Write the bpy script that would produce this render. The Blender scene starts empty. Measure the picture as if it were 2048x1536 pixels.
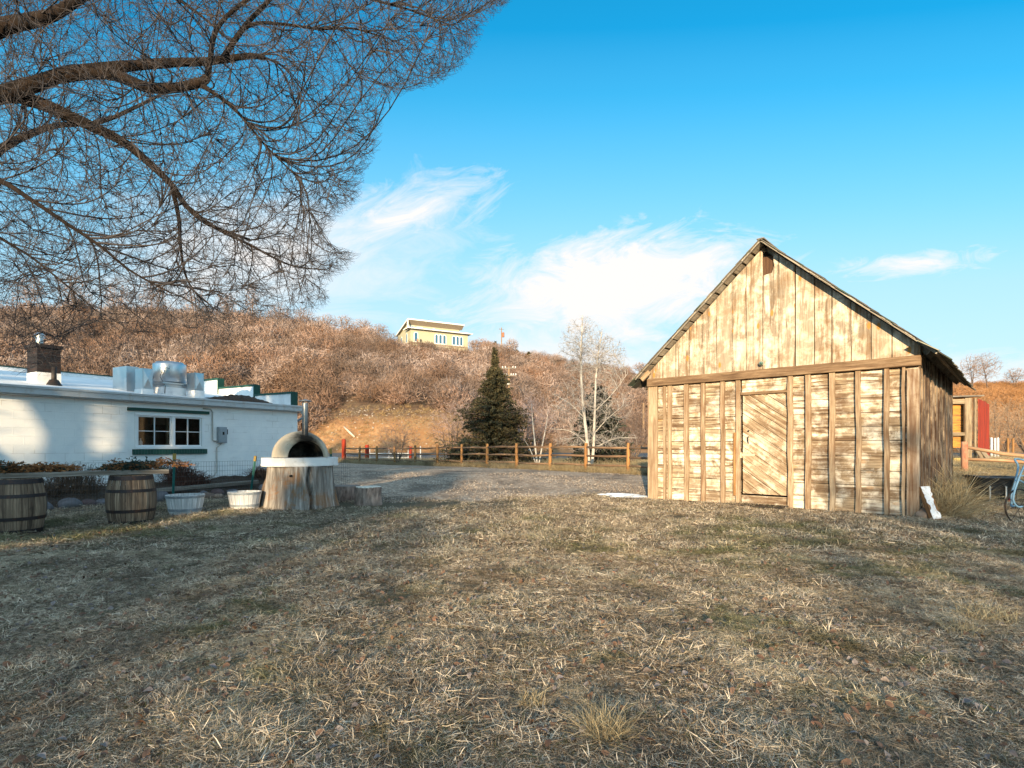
import bpy, math, random
import numpy as np
from mathutils import Vector, Matrix
from mathutils.kdtree import KDTree
rng = np.random.default_rng(11)
random.seed(11)
SC = bpy.context.scene
COL = SC.collection
F, CX, HY, CH = 1119.0, 1024.0, 891.0, 1.42      # focal length in photo pixels, centre, horizon row, eye height


def at(px, py, d):
    return Vector(((px - CX) / F * d, d, CH - (py - HY) / F * d))


def sstep(a, b, x):
    t = np.clip((np.asarray(x, float) - a) / (b - a), 0, 1)
    return t * t * (3 - 2 * t)


# ------------------------------------------------------------------ mesh helpers
class MB:
    def __init__(s):
        s.v, s.f, s.t, s.g = [], [], [], []

    def add(s, vs, fs, tone=.5, grain=None):
        o = len(s.v)
        vs = [(float(p[0]), float(p[1]), float(p[2])) for p in vs]
        s.v += vs
        s.g += [tuple(map(float, q)) for q in grain] if grain is not None else vs
        for k, f in enumerate(fs):
            s.f.append(tuple(o + i for i in f))
            s.t.append(float(tone[k]) if isinstance(tone, (list, tuple)) else float(tone))

    def box(s, c, size, X=(1, 0, 0), Y=(0, 1, 0), Z=(0, 0, 1), tone=None, along=0, jit=0.0, seed=None):
        c = Vector(c); X, Y, Z = Vector(X).normalized(), Vector(Y).normalized(), Vector(Z).normalized()
        tone = random.random() if tone is None else tone
        seed = random.random() * 40 if seed is None else seed
        h = [size[0] / 2, size[1] / 2, size[2] / 2]
        rest = sorted([i for i in range(3) if i != along], key=lambda i: -h[i])
        vs, gs = [], []
        for i in (-1, 1):
            for j in (-1, 1):
                for k in (-1, 1):
                    l = (i * h[0], j * h[1], k * h[2])
                    q = [a + (random.uniform(-jit, jit) if jit else 0) for a in l]
                    vs.append(c + X * q[0] + Y * q[1] + Z * q[2])
                    gs.append((l[along] + seed, l[rest[0]] + l[rest[1]] * .6 + seed * .37, seed))
        s.add(vs, [(0, 1, 3, 2), (4, 6, 7, 5), (0, 4, 5, 1), (2, 3, 7, 6), (0, 2, 6, 4), (1, 5, 7, 3)], tone, gs)

    def bar(s, a, b, w, h, up=(0, 0, 1), tone=None, jit=0.0):
        a, b = Vector(a), Vector(b)
        X = (b - a)
        L = X.length
        X.normalize()
        Y = Vector(up).cross(X)
        if Y.length < 1e-5:
            Y = Vector((0, 1, 0)).cross(X)
        Y.normalize()
        s.box((a + b) / 2, (L, w, h), X, Y, X.cross(Y), tone, 0, jit)

    def tube(s, pts, rad, sides=8, tone=.5, caps=True, wob=0.0):
        P = [Vector(p) for p in pts]
        if not hasattr(rad, '__len__'):
            rad = [rad] * len(P)
        n = len(P); vs, gs, fs = [], [], []
        ref = None; l = 0; seed = random.random() * 40
        for i in range(n):
            T = (P[min(i + 1, n - 1)] - P[max(i - 1, 0)]).normalized()
            if ref is None:
                ref = Vector((0, 0, 1)) if abs(T.z) < .9 else Vector((1, 0, 0))
            A = T.cross(ref).normalized(); B = A.cross(T).normalized(); ref = B
            if i: l += (P[i] - P[i - 1]).length
            for k in range(sides):
                t = 2 * math.pi * k / sides
                r = rad[i] * (1 + random.uniform(-wob, wob))
                vs.append(P[i] + (A * math.cos(t) + B * math.sin(t)) * r)
                gs.append((l + seed, k / sides * 6.28 * max(rad) + seed * .3, seed))
        for i in range(n - 1):
            for k in range(sides):
                k2 = (k + 1) % sides
                fs.append((i * sides + k, i * sides + k2, (i + 1) * sides + k2, (i + 1) * sides + k))
        if caps:
            fs.append(tuple(reversed(range(sides)))); fs.append(tuple((n - 1) * sides + k for k in range(sides)))
        s.add(vs, fs, tone, gs)

    def lathe(s, prof, segs=32, c=(0, 0, 0), tone=.5, a0=0.0, a1=2 * math.pi, rfun=None, tones=None):
        full = abs(a1 - a0 - 2 * math.pi) < 1e-6
        m = segs if full else segs + 1
        vs, gs, fs, ts = [], [], [], []
        for (r, z) in prof:
            for k in range(m):
                a = a0 + (a1 - a0) * k / segs
                rr = r * (rfun(a, z) if rfun else 1)
                vs.append((c[0] + rr * math.cos(a), c[1] + rr * math.sin(a), c[2] + z))
                gs.append((z, a * max(r, .02), int(k)))
        for i in range(len(prof) - 1):
            for k in range(segs):
                k2 = (k + 1) % m
                fs.append((i * m + k, i * m + k2, (i + 1) * m + k2, (i + 1) * m + k))
                ts.append(tones[k % len(tones)] if tones else tone)
        s.add(vs, fs, ts, gs)

    def prism(s, poly, ext, tone=.5, grain=None):
        n = len(poly); e = Vector(ext)
        P = [Vector(p) for p in poly]
        fs = [tuple(reversed(range(n))), tuple(range(n, 2 * n))] + [(i, (i + 1) % n, n + (i + 1) % n, n + i) for i in range(n)]
        g = None
        if grain is not None:
            g = grain + grain
        s.add(P + [p + e for p in P], fs, tone, g)

    def build(s, name, mat, parent=None, loc=None, smooth=False, bevel=0, sub=0):
        me = bpy.data.meshes.new(name)
        me.from_pydata(s.v, [], s.f)
        a = me.attributes.new('tone', 'FLOAT', 'FACE'); a.data.foreach_set('value', np.array(s.t, 'f'))
        a = me.attributes.new('grain', 'FLOAT_VECTOR', 'POINT'); a.data.foreach_set('vector', np.array(s.g, 'f').ravel())
        me.update()
        return mkobj(name, me, mat, parent, loc, smooth, bevel, sub)


def mkobj(name, me, mat, parent=None, loc=None, smooth=False, bevel=0, sub=0):
    o = bpy.data.objects.new(name, me)
    COL.objects.link(o)
    if mat: me.materials.append(mat)
    if parent: o.parent = parent
    if loc is not None: o.location = loc
    if smooth: me.polygons.foreach_set('use_smooth', np.ones(len(me.polygons), bool))
    if bevel:
        m = o.modifiers.new('bevel', 'BEVEL'); m.width = bevel; m.segments = 2; m.limit_method = 'ANGLE'
    if sub:
        m = o.modifiers.new('sub', 'SUBSURF'); m.levels = sub; m.render_levels = sub
    return o


def npmesh(name, V, Fq, tone=None, smooth=False):
    V = np.ascontiguousarray(V, 'f').reshape(-1, 3); Fq = np.ascontiguousarray(Fq, 'i')
    me = bpy.data.meshes.new(name)
    nf, k = Fq.shape
    me.vertices.add(len(V)); me.vertices.foreach_set('co', V.ravel())
    me.loops.add(nf * k); me.loops.foreach_set('vertex_index', Fq.ravel())
    me.polygons.add(nf); me.polygons.foreach_set('loop_start', np.arange(0, nf * k, k, dtype='i'))
    try:
        me.polygons.foreach_set('loop_total', np.full(nf, k, 'i'))
    except Exception:
        pass
    if tone is not None:
        a = me.attributes.new('tone', 'FLOAT', 'FACE'); a.data.foreach_set('value', np.ascontiguousarray(tone, 'f'))
    if smooth: me.polygons.foreach_set('use_smooth', np.ones(nf, bool))
    me.update(calc_edges=True)
    return me


def np_tubes(P, R, sides=3):
    """many polylines with the same number of points -> vertices, quads and the strand of each quad"""
    P = np.asarray(P, float); R = np.asarray(R, float)
    M, n, _ = P.shape
    T = np.gradient(P, axis=1); T /= np.linalg.norm(T, axis=2, keepdims=True) + 1e-9
    ref = np.where(np.abs(T[..., 2:3]) < .9, np.array([0, 0, 1.0]), np.array([1.0, 0, 0]))
    A = np.cross(T, ref); A /= np.linalg.norm(A, axis=2, keepdims=True) + 1e-9
    B = np.cross(T, A)
    th = np.arange(sides) * 2 * np.pi / sides
    V = P[:, :, None, :] + R[:, :, None, None] * (A[:, :, None, :] * np.cos(th)[None, None, :, None] + B[:, :, None, :] * np.sin(th)[None, None, :, None])
    m, i, k = np.meshgrid(np.arange(M), np.arange(n - 1), np.arange(sides), indexing='ij')
    b = m * n * sides + i * sides; k2 = (k + 1) % sides
    Fq = np.stack([b + k, b + k2, b + sides + k2, b + sides + k], -1).reshape(-1, 4)
    return V.reshape(-1, 3), Fq, m.reshape(-1)


def np_ribbons(P, R, side=None):
    P = np.asarray(P, float); R = np.asarray(R, float)
    M, n, _ = P.shape
    T = np.gradient(P, axis=1); T /= np.linalg.norm(T, axis=2, keepdims=True) + 1e-9
    S = rng.normal(size=(M, 1, 3)) if side is None else side
    A = np.cross(T, np.broadcast_to(S, T.shape)); A /= np.linalg.norm(A, axis=2, keepdims=True) + 1e-9
    V = np.stack([P - A * R[..., None], P + A * R[..., None]], 2)
    m, i = np.meshgrid(np.arange(M), np.arange(n - 1), indexing='ij')
    b = (m * n + i) * 2
    Fq = np.stack([b, b + 1, b + 3, b + 2], -1).reshape(-1, 4)
    return V.reshape(-1, 3), Fq, m.reshape(-1)


def merge(parts):
    V, Q, T, o = [], [], [], 0
    for v, q, t in parts:
        V.append(v); Q.append(q + o); T.append(t); o += len(v)
    return np.concatenate(V), np.concatenate(Q), np.concatenate(T)


def tag(o, label=None, cat=None, group=None, kind=None):
    if label: o['label'] = label
    if cat: o['category'] = cat
    if group: o['group'] = group
    if kind: o['kind'] = kind
    return o


def thing(name, label, cat, loc=(0, 0, 0), rotz=0.0, group=None):
    o = bpy.data.objects.new(name, None); COL.objects.link(o)
    o.location = loc; o.rotation_euler = (0, 0, rotz); o.empty_display_size = .2
    return tag(o, label, cat, group)


# ------------------------------------------------------------------ material helpers
class NT:
    def __init__(s, name, rough=.85, world=False):
        if world:
            s.m = name; s.t = name.node_tree
        else:
            s.m = bpy.data.materials.new(name); s.m.use_nodes = True; s.t = s.m.node_tree
        s.t.nodes.clear()
        if not world:
            s.out = s.n('ShaderNodeOutputMaterial'); s.b = s.n('ShaderNodeBsdfPrincipled')
            s.t.links.new(s.b.outputs[0], s.out.inputs[0])
            s.b.inputs['Roughness'].default_value = rough
            s.b.inputs['Specular IOR Level'].default_value = .3

    def n(s, kind, ins=None, **props):
        x = s.t.nodes.new(kind)
        for k, v in props.items(): setattr(x, k, v)
        for k, v in (ins or {}).items(): s.set(x.inputs[k], v)
        return x

    def set(s, sock, v):
        if v is None: return
        if isinstance(v, bpy.types.NodeSocket): s.t.links.new(v, sock)
        elif isinstance(v, (tuple, list)) and len(v) == 3 and sock.type == 'RGBA': sock.default_value = (*v, 1)
        else: sock.default_value = v

    def attr(s, name, fac=False):
        return s.n('ShaderNodeAttribute', attribute_name=name).outputs['Fac' if fac else 'Vector']

    def pos(s): return s.n('ShaderNodeNewGeometry').outputs['Position']

    def obj(s): return s.n('ShaderNodeTexCoord').outputs['Object']

    def map(s, v, scale=(1, 1, 1), loc=(0, 0, 0), rot=(0, 0, 0)):
        return s.n('ShaderNodeMapping', {'Vector': v, 'Scale': scale, 'Location': loc, 'Rotation': rot}).outputs[0]

    def noise(s, v, scale=5, detail=4, rough=.55, dist=0.0, col=False):
        return s.n('ShaderNodeTexNoise', {'Vector': v, 'Scale': scale, 'Detail': detail, 'Roughness': rough, 'Distortion': dist}).outputs['Color' if col else 0]

    def vor(s, v, scale=5, feature='F1', out='Distance', rnd=1.0):
        return s.n('ShaderNodeTexVoronoi', {'Vector': v, 'Scale': scale, 'Randomness': rnd}, feature=feature).outputs[out]

    def ramp(s, f, stops, interp='LINEAR'):
        x = s.n('ShaderNodeValToRGB', {'Fac': f}); r = x.color_ramp; r.interpolation = interp
        while len(r.elements) < len(stops): r.elements.new(.5)
        for e, (p, c) in zip(r.elements, stops):
            e.position = p
            e.color = (c, c, c, 1) if not hasattr(c, '__len__') else (*c, 1)
        return x.outputs[0]

    def mix(s, f, a, b, blend='MIX'):
        x = s.n('ShaderNodeMix', data_type='RGBA', blend_type=blend)
        s.set(x.inputs[0], f); s.set(x.inputs[6], a); s.set(x.inputs[7], b)
        return x.outputs[2]

    def m2(s, op, a, b=None, clamp=False):
        x = s.n('ShaderNodeMath', operation=op, use_clamp=clamp)
        s.set(x.inputs[0], a); s.set(x.inputs[1], b)
        return x.outputs[0]

    def sep(s, v): return s.n('ShaderNodeSeparateXYZ', {0: v}).outputs

    def comb(s, x, y, z): return s.n('ShaderNodeCombineXYZ', {0: x, 1: y, 2: z}).outputs[0]

    def bump(s, h, strength=.4, dist=.01):
        s.t.links.new(s.n('ShaderNodeBump', {'Height': h, 'Strength': strength, 'Distance': dist}).outputs[0], s.b.inputs['Normal'])

    def col(s, c): s.set(s.b.inputs['Base Color'], c); return s

    def inp(s, k, v): s.set(s.b.inputs[k], v); return s


def m_wood(name, light, mid, dark, stain, amt=.5, knots=0.0, bump=.5, sun_bleach=None, scale=1.0, white=None):
    N = NT(name, .9)
    g = N.attr('grain'); t = N.attr('tone', True); p = N.obj()
    fine = N.noise(N.map(g, (3 * scale, 70 * scale, 1)), 1.0, 5, .6, .4)
    streak = N.noise(N.map(g, (.9 * scale, 11 * scale, 1.7)), 1.0, 5, .62, .7)
    big = N.noise(p, 1.1 * scale, 6, .68, .5)
    c = N.ramp(streak, [(.32, dark), (.5, mid), (.7, light)])
    c = N.mix(N.m2('MULTIPLY', N.ramp(N.noise(N.map(g, (.35 * scale, 26 * scale, 2.3)), 1.0, 4, .6, .2), [(.4, .7), (.5, 0)]), min(1.0, amt)), c, dark)
    c = N.mix(N.ramp(fine, [(.36, .75), (.56, 0)]), c, dark)
    if white:
        wm = N.m2('MULTIPLY', N.ramp(N.noise(p, 2.3 * scale, 7, .7, .3), [(.45, 0), (.58, 1)]), N.ramp(streak, [(.36, 0), (.52, .9)]))
        c = N.mix(wm, c, white)
    st = N.m2('MULTIPLY', N.ramp(big, [(.47, 0), (.6, 1)]), N.ramp(streak, [(.32, 1), (.68, .25)]))
    md = N.noise(p, 4.2 * scale, 7, .75, .8)
    st = N.m2('MAXIMUM', st, N.m2('MULTIPLY', N.ramp(md, [(.56, 0), (.66, .8)]), N.ramp(streak, [(.35, 1), (.6, .2)])))
    c = N.mix(N.m2('MULTIPLY', st, amt), c, stain)
    c = N.mix(N.ramp(t, [(0, .25), (.5, 0), (1, 0)]), c, dark)
    c = N.mix(N.ramp(t, [(0, 0), (.6, 0), (1, .25)]), c, light)
    if knots:
        v = N.map(g, (2.4, 5.2, 3.1)); k = N.n('ShaderNodeTexVoronoi', {'Vector': v, 'Scale': 1.0})
        sel = N.ramp(N.sep(k.outputs['Color'])[0], [(.5, 0), (.54, knots)], 'CONSTANT')
        m = N.m2('MULTIPLY', N.ramp(k.outputs['Distance'], [(.14, 1), (.22, 0)]), sel)
        c = N.mix(m, c, (.42, .2, .055))
    N.col(c)
    N.bump(N.m2('ADD', N.m2('MULTIPLY', fine, .6), N.m2('MULTIPLY', streak, .7)), bump, .006)
    return N.m


def m_plain(name, c, rough=.6, metal=0.0, var=.25, scale=6, bump=.15, dirt=None, stretch=(1, 1, 1)):
    N = NT(name, rough)
    p = N.map(N.obj(), stretch)
    a = N.noise(p, scale, 6, .65, .3); b = N.noise(p, scale * 9, 4, .6)
    k = [x * (1 - var) for x in c]; h = [min(1, x * (1 + var * .5)) for x in c]
    col = N.ramp(a, [(.3, k), (.55, c), (.75, h)])
    if dirt:
        col = N.mix(N.ramp(N.noise(p, scale * 1.7, 7, .7, .4), [(.52, 0), (.7, .8)]), col, dirt)
    N.col(col).inp('Metallic', metal)
    N.inp('Roughness', N.m2('ADD', N.m2('MULTIPLY', a, .3), rough - .15))
    N.bump(N.m2('ADD', a, N.m2('MULTIPLY', b, .4)), bump, .01)
    return N.m


def m_bark(name, a, b, scale=1.0, bump=.8):
    N = NT(name, .95)
    p = N.obj()
    v = N.noise(N.map(p, (9 * scale, 9 * scale, 2.5 * scale)), 1, 7, .65, .6)
    l = N.noise(p, 2.2 * scale, 5, .6)
    c = N.ramp(v, [(.3, a), (.62, b)])
    c = N.mix(N.ramp(l, [(.4, 0), (.7, .5)]), c, [x * .55 for x in a])
    N.col(c); N.bump(v, bump, .03)
    return N.m


def m_twig(name, a, b):
    N = NT(name, .9)
    N.col(N.ramp(N.attr('tone', True), [(0, a), (1, b)]))
    return N.m


def m_leaf(name, stops, trans=.25):
    """small blades or needles, tone by blade, lit through a little"""
    N = NT(name, .8)
    t = N.attr('tone', True)
    c = N.ramp(t, stops)
    c = N.mix(N.ramp(N.noise(N.pos(), 1.2, 4, .6), [(.35, .35), (.65, 0)]), c, stops[0][1])
    N.col(c)
    tr = N.n('ShaderNodeBsdfTranslucent', {'Color': c})
    mx = N.n('ShaderNodeMixShader', {0: trans, 1: N.b.outputs[0], 2: tr.outputs[0]})
    N.t.links.new(mx.outputs[0], N.out.inputs[0])
    return N.m


# ------------------------------------------------------------------ geometry-node scatter for what nobody could count
def scatter(name, pts, rot, scl, idx, protos):
    me = bpy.data.meshes.new(name)
    me.vertices.add(len(pts)); me.vertices.foreach_set('co', np.ascontiguousarray(pts, 'f').ravel())
    for nm, ty, key, arr in (('rot', 'FLOAT_VECTOR', 'vector', rot), ('scl', 'FLOAT', 'value', scl), ('pick', 'INT', 'value', idx)):
        a = me.attributes.new(nm, ty, 'POINT')
        a.data.foreach_set(key, np.ascontiguousarray(arr, 'i' if ty == 'INT' else 'f').ravel())
    o = bpy.data.objects.new(name, me); COL.objects.link(o)
    pc = bpy.data.collections.new(name + ' kinds')
    for p in protos: pc.objects.link(p)
    g = bpy.data.node_groups.new(name + ' scatter', 'GeometryNodeTree')
    g.interface.new_socket('Geometry', in_out='INPUT', socket_type='NodeSocketGeometry')
    g.interface.new_socket('Geometry', in_out='OUTPUT', socket_type='NodeSocketGeometry')
    L = g.links.new
    gi, go = g.nodes.new('NodeGroupInput'), g.nodes.new('NodeGroupOutput')
    ci = g.nodes.new('GeometryNodeCollectionInfo'); ci.inputs[0].default_value = pc
    ci.inputs['Separate Children'].default_value = True; ci.inputs['Reset Children'].default_value = True
    ip = g.nodes.new('GeometryNodeInstanceOnPoints'); ip.inputs['Pick Instance'].default_value = True

    def na(n, t):
        x = g.nodes.new('GeometryNodeInputNamedAttribute'); x.data_type = t; x.inputs[0].default_value = n
        return x.outputs[0]
    L(gi.outputs[0], ip.inputs['Points']); L(ci.outputs[0], ip.inputs['Instance'])
    L(na('pick', 'INT'), ip.inputs['Instance Index']); L(na('scl', 'FLOAT'), ip.inputs['Scale'])
    er = g.nodes.new('FunctionNodeEulerToRotation'); L(na('rot', 'FLOAT_VECTOR'), er.inputs[0])
    L(er.outputs[0], ip.inputs['Rotation']); L(ip.outputs[0], go.inputs[0])
    md = o.modifiers.new('scatter', 'NODES'); md.node_group = g
    return o


def proto(name, me, mat):
    me.materials.append(mat)
    return bpy.data.objects.new(name, me)


# ------------------------------------------------------------------ branching: each target grows from the best nearby branch point
def grow(nodes, dirs, targets, npts=5, bias=1.0, k=20, droop=.08, wig=.06, upturn=0.0, center=None):
    kd = KDTree(len(nodes))
    for i, p in enumerate(nodes): kd.insert(p, i)
    kd.balance()
    dirs = np.asarray(dirs)
    out = np.zeros((len(targets), npts, 3)); ts = np.linspace(0, 1, npts)[:, None]
    nod = np.asarray(nodes)
    for j, t in enumerate(targets):
        c = kd.find_n(t, k)
        ii = np.array([q[1] for q in c]); dd = np.array([q[2] for q in c]) + 1e-4
        v = (t - nod[ii]) / dd[:, None]
        cost = dd * (1 + bias * (1 - (v * dirs[ii]).sum(1)))
        b = int(np.argmin(cost)); i = ii[b]; d = dd[b]
        p0 = nod[i]
        c1 = p0 + dirs[i] * d * .28 + v[b] * d * .1 + np.array([0, 0, .12 * d])
        c2 = p0 * .35 + t * .65 + np.array([0, 0, -droop * d + .08 * d]) + rng.normal(0, wig * d, 3)
        e = t + np.array([0, 0, upturn * d])
        out[j] = (1 - ts) ** 3 * p0 + 3 * (1 - ts) ** 2 * ts * c1 + 3 * (1 - ts) * ts ** 2 * c2 + ts ** 3 * e
    return out


def curve_nodes(C, skip=1):
    T = np.gradient(C, axis=1); T /= np.linalg.norm(T, axis=2, keepdims=True) + 1e-9
    return C[:, skip:].reshape(-1, 3), T[:, skip:].reshape(-1, 3)


def resample(pts, n):
    P = np.array([list(p) for p in pts], float)
    # Catmull-Rom through the points
    Q = np.vstack([2 * P[0] - P[1], P, 2 * P[-1] - P[-2]])
    out = []
    for t in np.linspace(0, len(P) - 1 - 1e-6, n):
        i = int(t); f = t - i
        a, b, c, d = Q[i], Q[i + 1], Q[i + 2], Q[i + 3]
        out.append(.5 * ((2 * b) + (-a + c) * f + (2 * a - 5 * b + 4 * c - d) * f * f + (-a + 3 * b - 3 * c + d) * f ** 3))
    return np.array(out)
# ================================================================== terrain
def gz(x, y):
    x = np.asarray(x, float); y = np.asarray(y, float)
    z = .28 * sstep(15, 23, y) - .15 * sstep(27, 40, y) + .5 * sstep(46, 60, y)
    z = z + .3 * sstep(10, 16, x) * sstep(14.5, 22, y) * (1 - sstep(30, 45, y))
    z = z + .022 * np.sin(x * 1.7 + 1.3 * np.sin(y * .9)) * np.cos(y * 1.3 + x * .4) * (1 - sstep(17, 24, y))
    return z


CRX = [-900, 0, 300, 500, 620, 780, 820, 940, 1000, 1100, 1170, 1250, 1300, 1500, 1800, 2048, 2900]
CRY = [640, 640, 645, 655, 668, 686, 697, 702, 706, 716, 733, 744, 751, 762, 768, 770, 772]
DX = [-900, 0, 300, 500, 780, 850, 1000, 1200, 1500, 2048, 2900]
DD = [112, 118, 125, 135, 146, 148, 155, 168, 175, 170, 165]


def hz(u, d):
    u = np.asarray(u, float); d = np.asarray(d, float)
    px = u * F + CX
    c = (HY - np.interp(px, CRX, CRY)) / F; D = np.interp(px, DX, DD)
    zc = CH + c * D
    zb = 1.6 + 3.6 * np.exp(-((px - 780) / 190.0) ** 4)
    t = np.clip((d - 67) / (D - 67), 0, 1)
    z = np.where(d < 67, .63 + (zb - .63) * sstep(59.6, 67, d), zb + (zc - zb) * t ** .92)
    z = np.where(d > D, zc - .02 * (d - D), z)
    n = np.sin(u * 31 + d * .11) * np.sin(d * .17 + u * 9) + .6 * np.sin(u * 67 - d * .23)
    return z + .45 * n * sstep(67, 80, d) * (1 - sstep(D - 6, D + 1, d))


def ground_at(x, y):
    return float(gz(x, y)) if y < 59.5 else float(hz(x / y, y))


def grid(name, X, Y, Z, mat, kind='structure'):
    ny, nx = X.shape
    V = np.stack([X, Y, Z], -1).reshape(-1, 3)
    i, j = np.meshgrid(np.arange(ny - 1), np.arange(nx - 1), indexing='ij')
    b = i * nx + j
    Q = np.stack([b, b + 1, b + nx + 1, b + nx], -1).reshape(-1, 4)
    o = mkobj(name, npmesh(name, V, Q, smooth=True), mat)
    return tag(o, kind=kind)


# ground material: dark soil, leaf litter, mossy green patches
N = NT('lawn soil', .95); p = N.pos()
a = N.noise(p, 2.2, 8, .7, .3); b = N.noise(p, 26, 6, .7); lit = N.vor(p, 30, 'F1', 'Color')
c = N.ramp(b, [(.3, (.035, .028, .02)), (.5, (.1, .078, .05)), (.72, (.23, .185, .12))])
c = N.mix(N.ramp(a, [(.42, 0), (.62, .6)]), c, (.075, .072, .03))
c = N.mix(N.ramp(N.sep(lit)[0], [(.86, 0), (.88, .6)], 'CONSTANT'), c, (.17, .1, .06))
far = N.m2('MULTIPLY', N.ramp(N.m2('DIVIDE', N.sep(p)[1], 60.0), [(.3, 0), (.42, 1)]), .9)
c = N.mix(far, c, N.ramp(N.noise(p, 3, 7, .7), [(.3, (.16, .12, .06)), (.7, (.36, .28, .16))]))
N.col(c); N.bump(N.m2('ADD', a, b), .8, .03)
xs = np.concatenate([np.linspace(-160, -32, 40), np.linspace(-31.6, 31.6, 260), np.linspace(32, 160, 40)])
ys = np.concatenate([np.linspace(-75, -2, 30), np.linspace(-1.6, 24, 130), np.linspace(24.5, 60.5, 60)])
X, Y = np.meshgrid(xs, ys)
grid('ground', X, Y, gz(X, Y), N.m)

N = NT('hill earth', .95); p = N.pos()
a = N.noise(p, .16, 7, .65, .3); b = N.noise(p, 1.6, 7, .7)
c = N.ramp(b, [(.3, (.13, .075, .042)), (.55, (.4, .21, .095)), (.75, (.55, .34, .18))])
c = N.mix(N.ramp(a, [(.4, 0), (.62, .75)]), c, (.26, .13, .055))
uu_ = N.m2('DIVIDE', N.sep(p)[0], N.sep(p)[1]); zz_ = N.sep(p)[2]
litter = N.ramp(N.m2('DIVIDE', N.m2('ADD', zz_, N.m2('MULTIPLY', a, 3.0)), 12.0), [(.42, 0), (.62, .85)])      # leaf litter under the scrub
c = N.mix(litter, c, N.ramp(b, [(.35, (.05, .032, .024)), (.65, (.13, .078, .05))]))
st = N.n('ShaderNodeTexVoronoi', {'Vector': p, 'Scale': .9})
c = N.mix(N.m2('MULTIPLY', N.ramp(st.outputs['Distance'], [(.12, 1), (.17, 0)]), N.ramp(N.sep(st.outputs['Color'])[1], [(.72, 0), (.74, 1)], 'CONSTANT')), c, (.5, .42, .33))
gr = N.noise(p, 3.5, 6, .8)
c = N.mix(N.m2('MULTIPLY', N.ramp(gr, [(.45, 0), (.6, .7)]), N.ramp(N.noise(p, .35, 4, .6), [(.4, 0), (.6, 1)])), c, (.3, .23, .13))
N.col(c); N.bump(N.m2('ADD', b, gr), .8, .25)
us = np.linspace(-1.75, 1.75, 420)
ds = np.concatenate([np.linspace(59.6, 68, 16), np.linspace(69, 180, 90), np.linspace(185, 420, 20)])
U, Dg = np.meshgrid(us, ds)
grid('hillside', U * Dg, Dg, hz(U, Dg), N.m)

# road beyond the fence
N = NT('asphalt', .9); p = N.pos()
b = N.noise(p, 30, 5, .7); a = N.noise(p, .7, 5, .6)
c = N.ramp(N.m2('ADD', N.m2('MULTIPLY', b, .5), N.m2('MULTIPLY', a, .5)), [(.3, (.055, .06, .07)), (.7, (.12, .125, .135))])
N.col(c); N.bump(b, .4, .01)
xs = np.linspace(-150, 150, 120); ys = np.linspace(49.5, 58.6, 14)
X, Y = np.meshgrid(xs, ys)
grid('road', X, Y, gz(X, Y) + .012, N.m)

# gravel drive
FENCE0, FENCE1 = np.array([-11.1, 40.7]), np.array([4.72, 22.8])


def fence_y(x): return FENCE1[1] + (FENCE1[0] - x) * (FENCE0[1] - FENCE1[1]) / (FENCE1[0] - FENCE0[0])


def gravel_near(x):
    return 14.9 + .5 * np.sin(x * .9) + .28 * np.sin(x * 2.7 + 1) + .12 * np.sin(x * 7.1) + np.maximum(0, -6.5 - x) * .95


N = NT('gravel', .95); p = N.pos()
v = N.n('ShaderNodeTexVoronoi', {'Vector': p, 'Scale': 16})
a = N.noise(p, .55, 7, .7, .4); b = N.noise(p, 9, 6, .7)
c = N.ramp(N.sep(v.outputs['Color'])[0], [(0, (.22, .16, .12)), (.5, (.42, .32, .235)), (.93, (.58, .47, .36)), (1, (.7, .6, .5))])
c = N.mix(N.ramp(b, [(.4, .4), (.6, 0)]), c, (.16, .11, .075))
c = N.mix(N.ramp(a, [(.47, 0), (.6, .75)]), c, (.1, .075, .055))
N.col(c); N.bump(N.m2('ADD', v.outputs['Distance'], b), .8, .03)
xs = np.linspace(-17.5, 12.5, 150); rows = np.linspace(0, 1, 60)
X = np.repeat(xs[None], 60, 0)
yn = gravel_near(xs); yf = np.maximum(fence_y(xs) - 1.1 + .3 * np.sin(xs * 1.9), yn + .3)
Y = yn[None] + (yf - yn)[None] * rows[:, None]
grid('gravel_drive', X, Y, gz(X, Y) + .01, N.m)

# patch of old snow beside the barn
N = NT('snow', .7); N.col(N.ramp(N.noise(N.pos(), 4, 5, .6), [(.3, (.55, .62, .74)), (.7, (.8, .84, .9))]))
mb = MB()
for (cx, cy, rx, ry) in ((3.32, 15.55, .55, .22), (2.95, 15.3, .32, .13), (3.2, 15.95, .5, .14), (2.6, 15.7, .18, .08)):
    n = 26
    rim = [(cx + rx * (1 + .28 * math.sin(3 * t + cx * 9) + random.uniform(-.14, .14)) * math.cos(t), cy + ry * (1 + .3 * math.sin(4 * t) + random.uniform(-.16, .16)) * math.sin(t)) for t in [2 * math.pi * k / n for k in range(n)]]
    vs = [(cx, cy, float(gz(cx, cy)) + .055)] + [(cx + (x - cx) * .8, cy + (y - cy) * .8, float(gz(x, y)) + .045) for x, y in rim] + [(x, y, float(gz(x, y)) + .006) for x, y in rim]
    fs = [(0, 1 + k, 1 + (k + 1) % n) for k in range(n)] + [(1 + k, 1 + n + k, 1 + n + (k + 1) % n, 1 + (k + 1) % n) for k in range(n)]
    mb.add(vs, fs)
tag(mb.build('snow_patch', N.m, smooth=True), 'thin patch of leftover snow on the gravel at the barn corner', 'snow', kind='stuff')

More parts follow.
